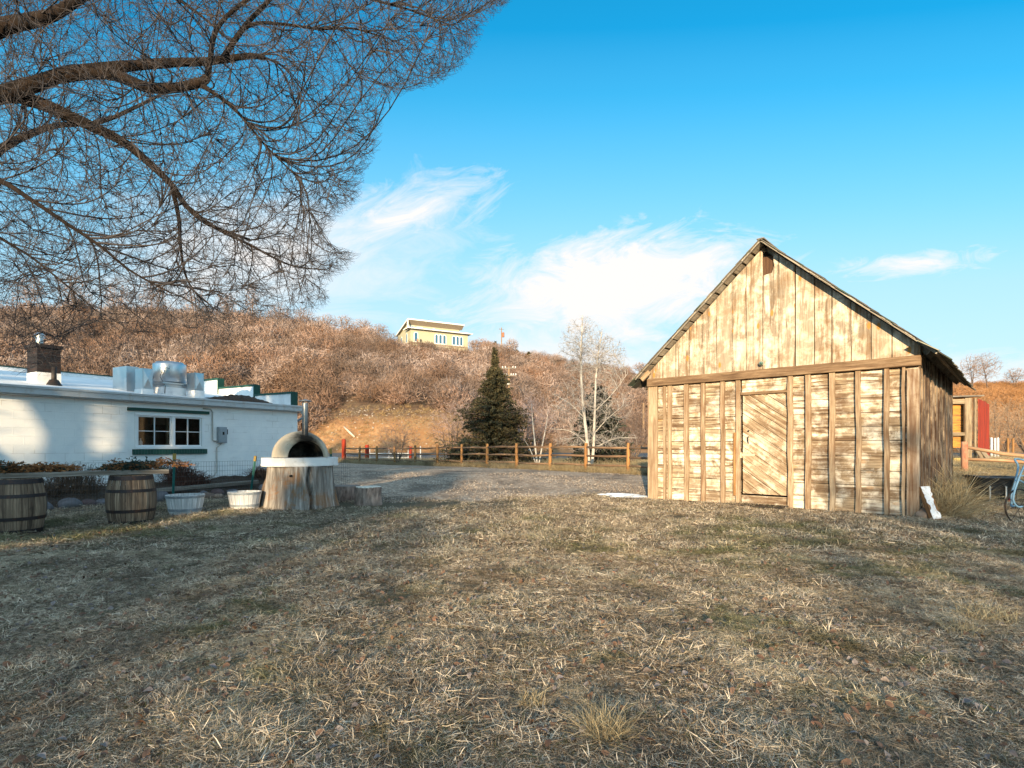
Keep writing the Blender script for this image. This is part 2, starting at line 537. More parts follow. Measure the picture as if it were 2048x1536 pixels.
# ================================================================== barn
W_FRONT = m_wood('weathered front boards', (.62, .52, .38), (.42, .33, .225), (.12, .075, .044), (.095, .05, .026), .95, .4, .6, white=(.86, .8, .69))
W_GABLE = m_wood('weathered gable boards', (.53, .45, .345), (.37, .305, .23), (.16, .118, .082), (.21, .105, .035), .75, 1.0, .55, white=(.7, .62, .5))
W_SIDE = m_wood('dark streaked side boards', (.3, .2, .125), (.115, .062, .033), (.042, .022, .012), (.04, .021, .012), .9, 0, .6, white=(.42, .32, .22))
W_BEAM = m_wood('brown squared beam', (.36, .25, .155), (.24, .155, .09), (.1, .06, .034), (.09, .05, .027), .6, 0, .6)
W_BATT = m_wood('grey brown battens', (.55, .44, .31), (.38, .285, .19), (.17, .105, .06), (.17, .085, .04), .7, 0, .5)
W_GREY = m_wood('silver grey timber', (.36, .33, .29), (.25, .225, .195), (.11, .092, .075), (.09, .07, .05), .5, 0, .6)
W_RAFT = m_wood('pale rafter timber', (.55, .5, .42), (.42, .37, .3), (.2, .17, .13), (.14, .1, .07), .4, 0, .5)
IRON = m_plain('dark iron', (.045, .04, .038), .6, .6, .3, 8, .2, (.1, .045, .02))
GALV = m_plain('galvanised steel', (.56, .58, .6), .38, 1.0, .12, 3, .05)
DARK = m_plain('dark interior', (.012, .01, .009), .95, 0, .2, 4, 0)
STONE = m_plain('field stone', (.2, .17, .15), .9, 0, .4, 5, .6, (.1, .085, .07))

BX, BY, BROT = 3.66, 14.85, math.atan2(-.671, .743)
barn = thing('barn', 'weathered wooden barn with steep gable roof, battened plank front and diagonal board door', 'barn', (BX, BY, 0), BROT)
BW, BL, BH, BAP = 5.82, 7.5, 3.4, 6.04


def bx(px):
    u = (px - CX) / F
    return (BY * u - BX) / (.743 + .671 * u)


def roofz(x): return BH + (BAP - BH) * (1 - abs(x - BW / 2) / (BW / 2))


# plank front: one band of horizontal boards, open at the doorway
dl, dr = bx(1483), bx(1577)
mb = MB()
z = .02; zs = [z]
while z < 2.9:
    z += random.choice((.27, .29, .3, .31)); zs.append(min(z, 2.97))
for a, b in zip(zs[:-1], zs[1:]):
    for (x0, x1) in ((0.02, dl - .02), (dr + .02, BW - .02)):
        mb.box(((x0 + x1) / 2, .035 + random.uniform(-.006, .006), (a + b) / 2), (x1 - x0, .03, b - a - random.uniform(.006, .016)), along=0, jit=.003)
mb.box(((dl + dr) / 2, .03, .13), (dr - dl, .03, .24)); mb.box(((dl + dr) / 2, .03, 2.8), (dr - dl - .02, .03, .33))
mb.build('front_planks', W_FRONT, barn)
mb = MB()
mb.box((BW / 2, .28, 1.5), (BW - .1, .02, 3.0)); mb.box((BW / 2, BL - .03, 1.6), (BW - .06, .02, 3.1)); mb.box((.03, BL / 2, 1.6), (.02, BL - .1, 3.2)); mb.box((BW - .07, BL / 2, 1.6), (.02, BL - .1, 3.2))
mb.prism([(.1, .09, 3.0), (BW - .1, .09, 3.0), (BW - .1, .09, BH - .05), (BW / 2, .09, BAP - .12), (.1, .09, BH - .05)], (0, .01, 0))
mb.prism([(.1, BL - .09, 3.0), (BW - .1, BL - .09, 3.0), (BW - .1, BL - .09, BH - .05), (BW / 2, BL - .09, BAP - .12), (.1, BL - .09, BH - .05)], (0, .01, 0))
mb.build('inner_lining', DARK, barn)

# battens nailed over the planks
for px, w in ((1330, .07), (1340.5, .1), (1374, .11), (1407.5, .1), (1446.5, .1), (1477.5, .1), (1582, .1), (1617.5, .1), (1665.5, .1), (1717.5, .095), (1775, .085), (1808.5, .05)):
    x = bx(px); mb = MB()
    z0, z1 = random.uniform(0, .03), 2.985; zz = z0; th = random.uniform(.045, .06); ox = 0
    n = 7; P = [(x + random.uniform(-.012, .012) if 0 < k < n else x, z0 + (z1 - z0) * k / n) for k in range(n + 1)]
    sd = random.random() * 30
    L = [(q[0] - w / 2 + random.uniform(-.006, .006), q[1]) for q in P]; R = [(q[0] + w / 2 + random.uniform(-.006, .006), q[1]) for q in P]
    poly = [(a, -th, b) for a, b in L] + [(a, -th, b) for a, b in reversed(R)]
    gr = [(b + sd, a, sd) for a, b in L] + [(b + sd, a, sd) for a, b in reversed(R)]
    mb.prism(list(reversed(poly)), (0, th + .018, 0), random.uniform(.35, .8), list(reversed(gr)))
    mb.build('batten', W_BATT, barn)
# corner boards
mb = MB(); mb.box((.11, -.03, 1.49), (.26, .05, 2.98), along=2, tone=.8, jit=.004); mb.box((-.025, .1, 1.5), (.04, .26, 2.99), along=2, tone=.7); mb.build('corner_post', W_BATT, barn)
mb = MB(); mb.box((BW - .1, -.03, 1.46), (.2, .07, 2.93), along=2, tone=.45, jit=.004); mb.build('corner_post', m_wood('worn corner post', (.5, .45, .39), (.36, .28, .2), (.17, .1, .06), (.13, .06, .028), .9, 0, .6), barn)
# beam across the front
mb = MB(); mb.box((BW / 2 + .0, -.05, 3.075), (BW + .06, .13, .2), along=0, tone=.5, jit=.006); mb.build('front_beam', W_BEAM, barn, bevel=.008)
# gable boards, cut along the roof line
mb = MB(); x = -.02; k = 0
while x < BW - .02:
    w = random.uniform(.33, .385); x1 = min(x + w, BW + .02)
    if BW - x1 < .12: x1 = BW + .02
    a, b = x + .006, x1 - random.uniform(.006, .016); zb = 3.178 + (random.uniform(-.0, .01))
    top = [(b, roofz(b) - .02)]
    if a < BW / 2 < b: top.append((BW / 2, BAP - .02))
    top.append((a, roofz(a) - .02))
    hole = bx(1533) - .05 < (a + b) / 2 < bx(1533) + .36
    poly = [(a, zb), (b, zb)] + top
    if hole:      # a piece of board broken away near the peak
        zc = 5.42
        poly = [(a, zb), (b, zb), (b, roofz(b) - .02), (a + .2, roofz(a + .2) - .02 if a + .2 > BW / 2 else 5.85), (a + .24, zc + .1), (a + .19, zc - .05), (a, zc - .08)]
    sd = random.random() * 30; off = random.uniform(-.008, .008)
    P = [(q[0], off, q[1]) for q in poly]; g = [(q[1] + sd, q[0] + sd * .3, sd) for q in poly]
    mb.prism(P, (0, .028, 0), random.uniform(.35, .95), g)
    x = x1; k += 1
mb.build('gable_boards', W_GABLE, barn)
mb = MB(); mb.box((bx(1541) + .02, .075, 5.5), (.42, .02, .56), along=2, tone=.4); mb.build('patch_board', m_wood('dark brown patch', (.16, .09, .05), (.11, .06, .034), (.06, .03, .02), (.05, .03, .02), .3), barn)
# glass insulator on a peg
mb = MB(); c = (bx(1525), -.075, 3.31)
for r, y in ((.03, 0), (.05, -.02), (.05, -.05), (.036, -.065), (.036, -.08), (.02, -.095)):
    pass
pts = [(c[0], .01, c[2]), (c[0], -.03, c[2]), (c[0], -.05, c[2]), (c[0], -.1, c[2]), (c[0], -.13, c[2])]
mb.tube(pts, [.02, .025, .055, .05, .02], 14)
N = NT('green glass insulator', .1); N.col((.1, .2, .17)).inp('Transmission Weight', .5)
mb.build('insulator', N.m, barn, smooth=True)

# door of diagonal boards
dz0, dz1 = .29, 2.6
mb = MB(); w = dr - dl - .05; x0 = dl + .025; x1 = dr - .025; ang = math.radians(-35); step = .215
dx_, dz_ = math.cos(ang), math.sin(ang); nx_, nz_ = -dz_, dx_


def clip_rect(poly, lo, hi):
    for ax, lim, sg in ((0, lo[0], 1), (0, hi[0], -1), (1, lo[1], 1), (1, hi[1], -1)):
        out = []
        for i in range(len(poly)):
            p, q = poly[i - 1], poly[i]
            dp, dq = (p[ax] - lim) * sg, (q[ax] - lim) * sg
            if dp >= 0: out.append(p)
            if (dp >= 0) != (dq >= 0):
                t = dp / (dp - dq); out.append((p[0] + (q[0] - p[0]) * t, p[1] + (q[1] - p[1]) * t))
        poly = out
        if not poly: return poly
    return poly


cx, cz = (x0 + x1) / 2, (dz0 + dz1) / 2
for k in range(-9, 10):
    o = k * step; wd = step / 2 - random.uniform(.003, .008)
    q = []
    for s, tt in ((-3, -wd), (3, -wd), (3, wd), (-3, wd)):
        q.append((cx + dx_ * s + nx_ * (o + tt), cz + dz_ * s + nz_ * (o + tt)))
    q = clip_rect(q, (x0, dz0), (x1, dz1))
    if len(q) < 3: continue
    sd = random.random() * 30
    g = [((a - cx) * dx_ + (b - cz) * dz_ + sd, (a - cx) * nx_ + (b - cz) * nz_, sd) for a, b in q]
    y = .03 + random.uniform(-.004, .004)
    mb.prism([(a, y, b) for a, b in q], (0, .028, 0), random.uniform(.3, .9), g)
door = mb.build('door', m_wood('weathered door boards', (.6, .49, .35), (.42, .32, .215), (.17, .11, .065), (.13, .075, .04), .7, 0, .6, white=(.74, .66, .53)), barn)
mb = MB(); mb.box((dl + .15, .022, 1.2), (.3, .012, .05)); mb.box((dl + .0, -.01, 1.19), (.03, .09, .13)); mb.build('hinge_strap', m_plain('pale worn strap', (.55, .46, .34), .6, 0, .2), door)
mb = MB(); mb.tube([(dl + .16, .025, 1.62), (dl + .16, -.02, 1.63), (dl + .16, -.035, 1.55), (dl + .155, .02, 1.47)], .012, 8)
mb.build('door_handle', IRON, door); mb = MB(); mb.tube([(dl + .155, .026, 1.76), (dl + .155, .008, 1.76)], .022, 12); mb.build('key_hole', IRON, door)
mb = MB(); mb.box(((dl + dr) / 2, -.012, 2.64), (dr - dl + .02, .06, .06), tone=.3, jit=.003); mb.build('door_lintel', W_BEAM, barn)
mb = MB(); mb.box((dl - .14, -.045, .98), (.05, .03, 1.5), along=2, tone=.6); mb.build('jamb_strip', m_wood('orange raw strip', (.5, .3, .13), (.38, .2, .075), (.2, .1, .04), (.2, .09, .03), .4), barn)

# side walls and back wall
mb = MB(); y = .1
while y < BL:
    w = random.uniform(.13, .24); y1 = min(y + w, BL)
    mb.box((BW - .015 + random.uniform(-.012, .012), (y + y1) / 2, 1.63 + random.uniform(-.04, .04)), (.026, y1 - y - random.uniform(.006, .02), 3.28), along=2, jit=.004)
    y = y1
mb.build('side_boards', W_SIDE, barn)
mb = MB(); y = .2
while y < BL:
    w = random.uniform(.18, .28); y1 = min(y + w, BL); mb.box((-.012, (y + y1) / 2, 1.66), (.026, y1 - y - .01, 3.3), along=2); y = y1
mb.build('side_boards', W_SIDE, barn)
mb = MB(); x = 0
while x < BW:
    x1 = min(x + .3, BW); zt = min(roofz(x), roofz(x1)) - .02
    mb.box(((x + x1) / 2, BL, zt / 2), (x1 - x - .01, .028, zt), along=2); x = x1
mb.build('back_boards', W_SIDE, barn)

# roof: rafters, open sheathing boards, ragged shingles
sl = math.atan2(BAP - BH, BW / 2); ca, sa = math.cos(sl), math.sin(sl); ov = .27; ovf = .24
slope_len = BW / 2 / ca + ov / ca
for side in (-1, 1):
    X = Vector((side * ca, 0, -sa)); Zv = Vector((side * sa, 0, ca)); top = Vector((BW / 2, 0, BAP))
    mb = MB()
    for k in range(13):
        y = .14 + (BL - .3) * k / 12
        mb.box(top + X * (slope_len / 2 - .06) + Vector((0, y, 0)) - Zv * .035, (slope_len - .18, .05, .1), X, (0, 1, 0), Zv, along=0)
    mb.build('rafters', W_RAFT, barn)
    mb = MB(); s = .02
    while s < slope_len - .05:
        w = random.uniform(.2, .27); w = min(w, slope_len - s)
        mb.box(top + X * (s + w / 2) + Vector((0, BL / 2 - .02, 0)) + Zv * .031, (w, BL + 2 * ovf + random.uniform(-.04, .04), .024), X, (0, 1, 0), Zv, along=1, jit=.003)
        s += w + random.uniform(.035, .06)
    mb.build('sheathing_boards', W_RAFT, barn)
    mb = MB(); s = -.04; row = 0
    while s < slope_len + .06:
        y = -ovf - .06
        while y < BL + ovf:
            w = random.uniform(.12, .3)
            ln = random.uniform(.3, .4); lift = random.uniform(.0, .02)
            cpos = top + X * (s + ln / 2) + Vector((0, y + w / 2, 0)) + Zv * (.052 + lift * .6)
            tilt = random.uniform(.01, .035)
            Xt = (X + Zv * tilt).normalized()
            mb.box(cpos, (ln, w - .008, .014), Xt, (0, 1, 0), Xt.cross(Vector((0, 1, 0))), along=0, jit=.006)
            y += w
        s += .17; row += 1
    N = NT('mossy shingles', .95); t = N.attr('tone', True)
    c = N.ramp(t, [(0, (.05, .045, .04)), (.5, (.11, .095, .075)), (1, (.2, .17, .13))])
    c = N.mix(N.ramp(N.noise(N.obj(), 2.5, 6, .7), [(.5, 0), (.64, .8)]), c, (.06, .1, .065)); N.col(c)
    mb.build('shingles', N.m, barn)
    # rake board below the shingle edge
    mb = MB(); mb.box(top + X * (slope_len / 2) + Vector((0, -ovf - .012, 0)) + Zv * .03, (slope_len + .02, .022, .05), X, (0, 1, 0), Zv, along=0, tone=.5, jit=.004)
    mb.build('rake_board', W_RAFT if side > 0 else W_GREY, barn)
mb = MB(); mb.box((-.1, -.06, 3.28), (.3, .05, .14), X=(ca, 0, sa), Y=(0, 1, 0), Z=(-sa, 0, ca), along=0, tone=.9); mb.build('rafter_tail', W_BATT, barn)
mb = MB(); mb.box((BW + .17, -.28, 3.32), (.4, .34, .012), X=(ca, 0, -sa * .75), Y=(0, 1, .1), Z=(sa, 0, ca), tone=.9); mb.build('loose_shingle', m_plain('pale roll roofing', (.38, .36, .27), .9, 0, .3), barn)
mb = MB(); mb.box((BW / 2, -ovf / 2 + BL / 2 - .0, BAP + .075), (.16, BL + 2 * ovf - .14, .025), along=1, tone=.4); mb.build('ridge_cap', W_GREY, barn)

# grate lying before the door, leaning plank, corner stone
ex = Vector((.743, -.671, 0)); ey = Vector((.671, .743, 0)); B0 = Vector((BX, BY, 0))


def bp(x, y, z=0):
    p = B0 + ex * x + ey * y
    return Vector((p.x, p.y, z + float(gz(p.x, p.y))))


g0 = thing('boot_grate', 'dark slatted boot grate lying in the grass at the barn door', 'grate', bp((dl + dr) / 2, -.32, .02), BROT)
mb = MB()
for k in range(22): mb.box((-.52 + k * .0495, 0, .02), (.014, .46, .02), tone=.5)
mb.build('slats', IRON, g0)
mb = MB()
for y in (-.24, .24): mb.box((0, y, .02), (1.08, .02, .03))
mb.build('edge_rails', IRON, g0)

lp = thing('leaning_plank', 'short thick plank with chipped white paint and raw brown edge leaning at the barn corner', 'plank', (0, 0, 0))
a = at(1872, 1040, 10.7); a.z = .0 + float(gz(a.x, a.y)); b = at(1846, 974, 10.95)
X = (b - a).normalized(); Y = Vector((.12, -.94, .3)); Y = (Y - X * Y.dot(X)).normalized(); Z = X.cross(Y)
mb = MB(); mb.box((a + b) / 2, ((b - a).length, .09, .19), X, Y, Z, along=0, tone=.6)
mb.build('plank', m_wood('raw brown edge', (.36, .2, .09), (.25, .13, .055), (.12, .06, .03), (.1, .05, .025), .5), lp)
mb = MB(); n = 12; L = (b - a).length
side_c = a + Y * .0875
for s in (1,):
    pts = []
    for k in range(n + 1):
        f = k / n * L * .98 + .01; pts.append(a + X * f + Y * .0465 + Z * (-.095 + random.choice((0, .01, .0, .045))))
    for k in range(n, -1, -1):
        f = k / n * L * .98 + .01; pts.append(a + X * f + Y * .0465 + Z * (.095 - random.choice((0, .0, .02, .05))))
    mb.prism(pts, Y * .004, .8)
pf = mb.build('paint_layer', m_plain('flaking white paint', (.74, .75, .78), .7, 0, .12, 9, .3, (.3, .2, .12)), lp)


def rock(name, label, c, r, seed, mat=STONE, squash=.7, group=None):
    bm_v = []; rr = random.Random(seed)
    mb = MB(); prof = []
    f1, f2, f3 = rr.uniform(0, 6), rr.uniform(0, 6), rr.uniform(0, 6); rx = rr.uniform(.8, 1.3)
    m, n = 14, 9; vs, fs = [], []
    for i in range(n + 1):
        th = math.pi * i / n
        for k in range(m):
            ph = 2 * math.pi * k / m
            d = 1 + .16 * math.sin(2 * ph + f1 + th) + .1 * math.sin(3 * ph + f2) * math.sin(2 * th + f3) + .05 * math.sin(5 * ph + f3)
            vs.append((r * rx * d * math.sin(th) * math.cos(ph), r * d * math.sin(th) * math.sin(ph) * .85, r * squash * d * math.cos(th)))
    for i in range(n):
        for k in range(m): fs.append((i * m + k, (i + 1) * m + k, (i + 1) * m + (k + 1) % m, i * m + (k + 1) % m))
    mb.add(vs, fs)
    o = mb.build(name, mat, None, c, smooth=True)
    o.rotation_euler = (rr.uniform(-.2, .2), rr.uniform(-.2, .2), rr.uniform(0, 6))
    return tag(o, label, 'rock', group)


R_PINK = m_plain('pale sandstone', (.3, .215, .16), .9, 0, .3, 5, .5)
c = at(1850, 1032, 10.95); rock('rock', 'pale rounded rock in the grass at the barn corner post', (c.x, c.y, float(gz(c.x, c.y)) + .05), .17, 5, R_PINK)
# ================================================================== white block building
A0 = Vector((-7.67, 20.0, 0)); dL = Vector((-.4996, -.8668, 0)); dB = Vector((-.8668, .4996, 0))
hall = thing('block_building', 'long white painted block building with flat white roof, kitchen vents and green trimmed window', 'building', A0, math.atan2(dL.y, dL.x))
# local: x along the front towards the camera's left, y = away from the yard is -y (right-handed frame), z up
HL, HD, HZ = 12.5, 8.5, 2.6


def hx(px):      # local x on the front wall for a photo column
    u = (px - CX) / F
    return (A0.x - u * A0.y) / (u * dL.y - dL.x)


def hp(px, py):  # front wall pixel -> local x, z
    t = hx(px); d = A0.y + dL.y * t
    return t, CH - (py - HY) / F * d


# in the local frame, the direction dB is (0,-1): check handedness
bs = -1 if (Matrix.Rotation(math.atan2(dL.y, dL.x), 3, 'Z') @ Vector((0, 1, 0))).dot(dB) < 0 else 1
N = NT('painted block', .8); g = N.attr('grain')
br = N.n('ShaderNodeTexBrick', {'Vector': g, 'Scale': 1.0, 'Mortar Size': .006, 'Mortar Smooth': .6, 'Brick Width': .41, 'Row Height': .205, 'Color1': (1, 1, 1), 'Color2': (.86, .86, .86), 'Mortar': (.0, .0, .0)})
ns = N.noise(g, 40, 6, .7); st = N.noise(g, 2.2, 7, .7, .5)
crack = N.ramp(N.noise(N.map(g, (1.4, 1.4, 1)), 1, 3, .6), [(.52, 0), (.64, 1)])
c = N.ramp(st, [(.3, (.76, .77, .78)), (.6, (.85, .85, .84))])
c = N.mix(N.m2('MULTIPLY', N.m2('SUBTRACT', 1.0, N.sep(br.outputs['Color'])[0], True), N.m2('MULTIPLY', crack, .55)), c, (.22, .18, .14))
low = N.ramp(N.sep(g)[1], [(.0, .85), (.32, .0)])
c = N.mix(N.m2('MULTIPLY', low, N.ramp(N.noise(g, 5, 7, .75), [(.4, 0), (.56, 1)])), c, (.1, .07, .05))
N.col(c); N.bump(N.m2('ADD', N.m2('MULTIPLY', N.sep(br.outputs['Color'])[0], .7), N.m2('MULTIPLY', ns, .35)), .55, .012)
BLOCK = N.m
GREEN = m_plain('dark green paint', (.012, .06, .045), .55, 0, .25, 5, .1)
WHITEV = m_plain('white vinyl', (.78, .79, .8), .4, 0, .04, 2, .02)
FASC = m_plain('pale grey fascia', (.5, .52, .54), .6, 0, .12, 3, .05, (.38, .33, .28))
ROOFW = m_plain('white roof coating', (.8, .8, .8), .6, 0, .08, 1.5, .1, (.55, .55, .56))
# window opening
wx0, wz1 = hp(408, 829); wx1, wz0 = hp(269, 897)
wz1 = 2.33; wz0 = 1.32
mb = MB()


def wallq(x0, x1, z0, z1):
    mb.add([(x0, 0, z0), (x1, 0, z0), (x1, 0, z1), (x0, 0, z1)], [(0, 1, 2, 3)], .5, [(x0, z0, 0), (x1, z0, 0), (x1, z1, 0), (x0, z1, 0)])


for r in ((0, wx0, -.2, HZ + .1), (wx1, HL, -.2, HZ + .1), (wx0, wx1, -.2, wz0), (wx0, wx1, wz1, HZ + .1)): wallq(*r)
for x in (0, HL):
    mb.add([(x, 0, -.2), (x, bs * HD, -.2), (x, bs * HD, 3.9), (x, 0, HZ + .1)], [(0, 1, 2, 3)], .5, [(0, -.2, 0), (HD, -.2, 0), (HD, 3.9, 0), (0, HZ, 0)])
mb.add([(0, bs * HD, -.2), (HL, bs * HD, -.2), (HL, bs * HD, 3.9), (0, bs * HD, 3.9)], [(0, 1, 2, 3)])
for (q0, q1) in (((wx0, wz0), (wx1, wz0)), ((wx1, wz0), (wx1, wz1)), ((wx1, wz1), (wx0, wz1)), ((wx0, wz1), (wx0, wz0))):   # reveals
    mb.add([(q0[0], 0, q0[1]), (q1[0], 0, q1[1]), (q1[0], bs * .2, q1[1]), (q0[0], bs * .2, q0[1])], [(0, 1, 2, 3)])
mb.build('wall', BLOCK, hall)
fo = -bs      # outward
mb = MB(); sl_ = .148; rt = 2.8


def rz(s): return rt + sl_ * s


ov_ = .18
mb.prism([(-.12, fo * ov_, rz(-ov_)), (HL, fo * ov_, rz(-ov_)), (HL, bs * HD, rz(HD)), (-.12, bs * HD, rz(HD))], (0, 0, -.12))
mb.build('roof', ROOFW, hall)
mb = MB(); mb.box((HL / 2 - .07, fo * (ov_ + .03), rt - .085), (HL + .14, .05, .17)); mb.box((HL / 2 - .07, fo * (ov_ + .065), rt - .0), (HL + .16, .03, .06))
mb.box((HL / 2, fo * ov_ / 2, rt - .19), (HL, ov_, .02)); mb.build('fascia', FASC, hall, bevel=.006)
# green capped stepped parapet at the end wall
steps = [(.05, 2.14, 3.3), (2.14, 4.37, 3.67), (4.37, 6.6, 4.04), (6.6, HD, 4.3)]
for (s0, s1, zt) in steps:
    mb = MB(); mb.box((.1, bs * (s0 + s1) / 2, (zt + 2.7) / 2 - .03), (.2, s1 - s0 - .03, zt - 2.7)); pr = mb.build('parapet', ROOFW, hall)
    mb = MB(); mb.box((.1, bs * (s0 + s1) / 2, zt - .0), (.27, s1 - s0 + .03, .07)); mb.box((.1, bs * (s0 - .005), (zt + rz(s0)) / 2 - .0), (.26, .05, zt - rz(s0) + .06)); mb.build('parapet_cap', GREEN, pr)
mb = MB(); mb.box((HL / 2 + .2, bs * (HD - .1), 4.0), (HL - .4, .2, .3)); pr = mb.build('parapet', ROOFW, hall)
mb = MB(); mb.box((HL / 2 + .2, bs * (HD - .1), 4.17), (HL - .4, .24, .04)); mb.build('parapet_cap', GREEN, pr)

# window: two sliding panes with muntins
wfr = MB(); fw = .075; mid = wx0 + (wx1 - wx0) * .47
for (a, b) in (((wx0 + wx1) / 2, wz0 + fw / 2), ((wx0 + wx1) / 2, wz1 - fw / 2)): wfr.box((a, bs * .03, b), (wx1 - wx0, .12, fw))
for x in (wx0 + fw / 2, wx1 - fw / 2, mid): wfr.box((x, bs * .03, (wz0 + wz1) / 2), (fw, .1, wz1 - wz0 - 2 * fw))
win = wfr.build('window', WHITEV, hall, bevel=.006)
mb = MB()
for (xa, xb) in ((wx0 + fw, mid - fw / 2), (mid + fw / 2, wx1 - fw)):
    for (c, s) in ((((xa + xb) / 2, wz0 + fw + .02), (xb - xa, .04)), (((xa + xb) / 2, wz1 - fw - .02), (xb - xa, .04)), (((xa + xb) / 2, (wz0 + wz1) / 2), (xb - xa, .018))):
        mb.box((c[0], bs * .04, c[1]), (s[0], .04, s[1]))
    for (x, w) in ((xa + .018, .036), (xb - .018, .036), ((xa + xb) / 2, .018)): mb.box((x, bs * .042, (wz0 + wz1) / 2), (w, .04, wz1 - wz0 - 2 * fw - .08))
mb.build('sash', WHITEV, win)
N = NT('window glass', .03); N.col((.9, .92, .9)).inp('Transmission Weight', 1.0).inp('IOR', 1.45)
gl = N.m
mb = MB(); mb.box(((wx0 + wx1) / 2, bs * .062, (wz0 + wz1) / 2), (wx1 - wx0 - 2 * fw, .004, wz1 - wz0 - 2 * fw)); mb.build('pane', gl, win)
# the dim room behind the panes
mb = MB(); mb.box((wx0 - .3, bs * 1.2, 1.5), (.02, 2, 2.2)); mb.box((wx1 + .3, bs * 1.2, 1.5), (.02, 2, 2.2)); mb.box(((wx0 + wx1) / 2, bs * 2.2, 1.5), (2.8, .02, 2.2)); mb.box(((wx0 + wx1) / 2, bs * 1.2, .5), (2.8, 2, .02)); mb.box(((wx0 + wx1) / 2, bs * 1.2, 2.58), (2.8, 2, .02))
mb.build('room_lining', m_plain('dim room', (.09, .07, .05), .9, 0, .5, 2), hall)
SHV = m_plain('kitchen shelving', (.3, .22, .15), .7, 0, .5, 3); mb = MB(); mb.box((wx1 - .55, bs * 1.4, 1.75), (.14, .2, 1.6)); mb.build('room_post', SHV, hall); mb = MB(); mb.box((wx0 + .55, bs * 1.0, 1.85), (.06, .06, 1.3)); mb.build('room_pole', SHV, hall); mb = MB(); mb.box((wx0 + .3, bs * 1.8, 2.2), (.7, .1, .25)); mb.build('room_shelf', SHV, hall); mb = MB(); mb.lathe([(.001, 1.4), (.05, 1.4), (.05, 1.52), (.02, 1.57), (.02, 1.62), (.001, 1.62)], 12, (wx1 - .3, bs * .3, 0))
mb.build('soap_bottle', WHITEV, hall)
mb = MB(); mb.box(((wx0 + wx1) / 2 + .03, fo * .03, wz1 + .085), (wx1 - wx0 + .32, .08, .09)); mb.build('lintel', GREEN, hall)
N = NT('green brick sill', .6); g = N.attr('grain')
br = N.n('ShaderNodeTexBrick', {'Vector': g, 'Scale': 1.0, 'Mortar Size': .006, 'Brick Width': .078, 'Row Height': .4, 'Color1': (.014, .07, .052), 'Color2': (.01, .05, .038), 'Mortar': (.06, .11, .1)}, offset=0.0)
N.col(br.outputs[0])
mb = MB(); xa, xb = wx0 - .06, wx1 + .06
P = [(xa, fo * .07, wz0 - .15), (xb, fo * .07, wz0 - .15), (xb, fo * .07, wz0 - .005), (xa, fo * .07, wz0 - .005)]
mb.prism(P, (0, bs * .07, 0), .5, [(q[0], q[2] - wz0 + .2, 0) for q in P]); mb.build('sill', N.m, hall)
# electric switch box and conduits
ex_, ez_ = hp(441, 870); mb = MB(); BXM = m_plain('grey enamel', (.3, .33, .36), .5, 0, .1, 4, .05)
mb.box((ex_, fo * .07, ez_), (.27, .13, .5)); mb.box((ex_, fo * .14, ez_ - .01), (.22, .02, .42)); ebx = mb.build('switch_box', BXM, hall, bevel=.012)
mb = MB(); mb.box((ex_ - .15, fo * .1, ez_ + .1), (.03, .05, .16)); mb.build('switch_handle', IRON, ebx); mb = MB(); mb.box((ex_, fo * .158, ez_ + .05), (.05, .012, .09)); mb.build('name_plate', IRON, ebx)
mb = MB(); x1, z1 = hp(424, 815); x2 = hx(424)
mb.tube([(x2 + .3, fo * .03, 2.545), (x2 + .06, fo * .03, 2.53), (x2, fo * .03, 2.45), (x2, fo * .03, ez_ - .15), (x2 - .06, fo * .04, ez_ - .19), (ex_ + .14, fo * .05, ez_ - .19)], .022, 8)
xl = hx(432)
mb.tube([(ex_ - .02, fo * .05, ez_ - .25), (xl, fo * .04, ez_ - .4), (xl, fo * .04, .62), (xl + .1, fo * .04, .47), (xl + .75, fo * .04, .42)], .022, 8)
mb.build('conduit', m_plain('painted conduit', (.5, .47, .43), .6, 0, .1), hall, smooth=True)


def hs(px, s):      # local x for a photo column on a line s metres behind the front
    u = (px - CX) / F
    ax, ay = A0.x + dB.x * s, A0.y + dB.y * s
    t = (ax - u * ay) / (u * dL.y - dL.x)
    return t, ay + dL.y * t


def hzp(px, py, s):
    t, d = hs(px, s)
    return CH - (py - HY) / F * d


# chimney
t0, _ = hs(60, 2.2); t1, _ = hs(121, 2.2); tc = (t0 + t1) / 2; w = abs(t1 - t0) * .78; zt = hzp(90, 690, 2.0)
N = NT('shaded chimney brick', .9); g = N.obj()  # brick set darker to stand for the tree's shade
br = N.n('ShaderNodeTexBrick', {'Vector': N.comb(N.m2('ADD', N.sep(g)[0], N.sep(g)[1]), N.sep(g)[2], 0.0), 'Scale': 1.0, 'Mortar Size': .009, 'Brick Width': .21, 'Row Height': .075, 'Color1': (.012, .011, .013), 'Color2': (.035, .019, .016), 'Mortar': (.024, .024, .025)})
N.col(N.mix(N.ramp(N.noise(g, 3, 6, .7), [(.5, 0), (.66, .7)]), br.outputs[0], (.022, .024, .028))); N.bump(br.outputs['Fac'], -.5, .01)
mb = MB(); mb.box((tc, bs * 2.3, (zt + 3.3) / 2), (w, .62, zt - 3.3)); mb.box((tc, bs * 2.3, zt - .03), (w + .1, .72, .09)); chim = mb.build('chimney', N.m, hall)
mb = MB(); mb.box((tc, bs * 2.3, 3.2), (w + .012, .632, .42)); mb.build('chimney_base', ROOFW, chim)
mb = MB(); fx = tc + .1
mb.lathe([(.001, zt), (.085, zt), (.085, zt + .22), (.12, zt + .22), (.12, zt + .25), (.09, zt + .26), (.09, zt + .3), (.13, zt + .3), (.05, zt + .36), (.001, zt + .37)], 18, (fx, bs * 2.3, 0)); mb.build('flue_cap', GALV, chim, smooth=False)
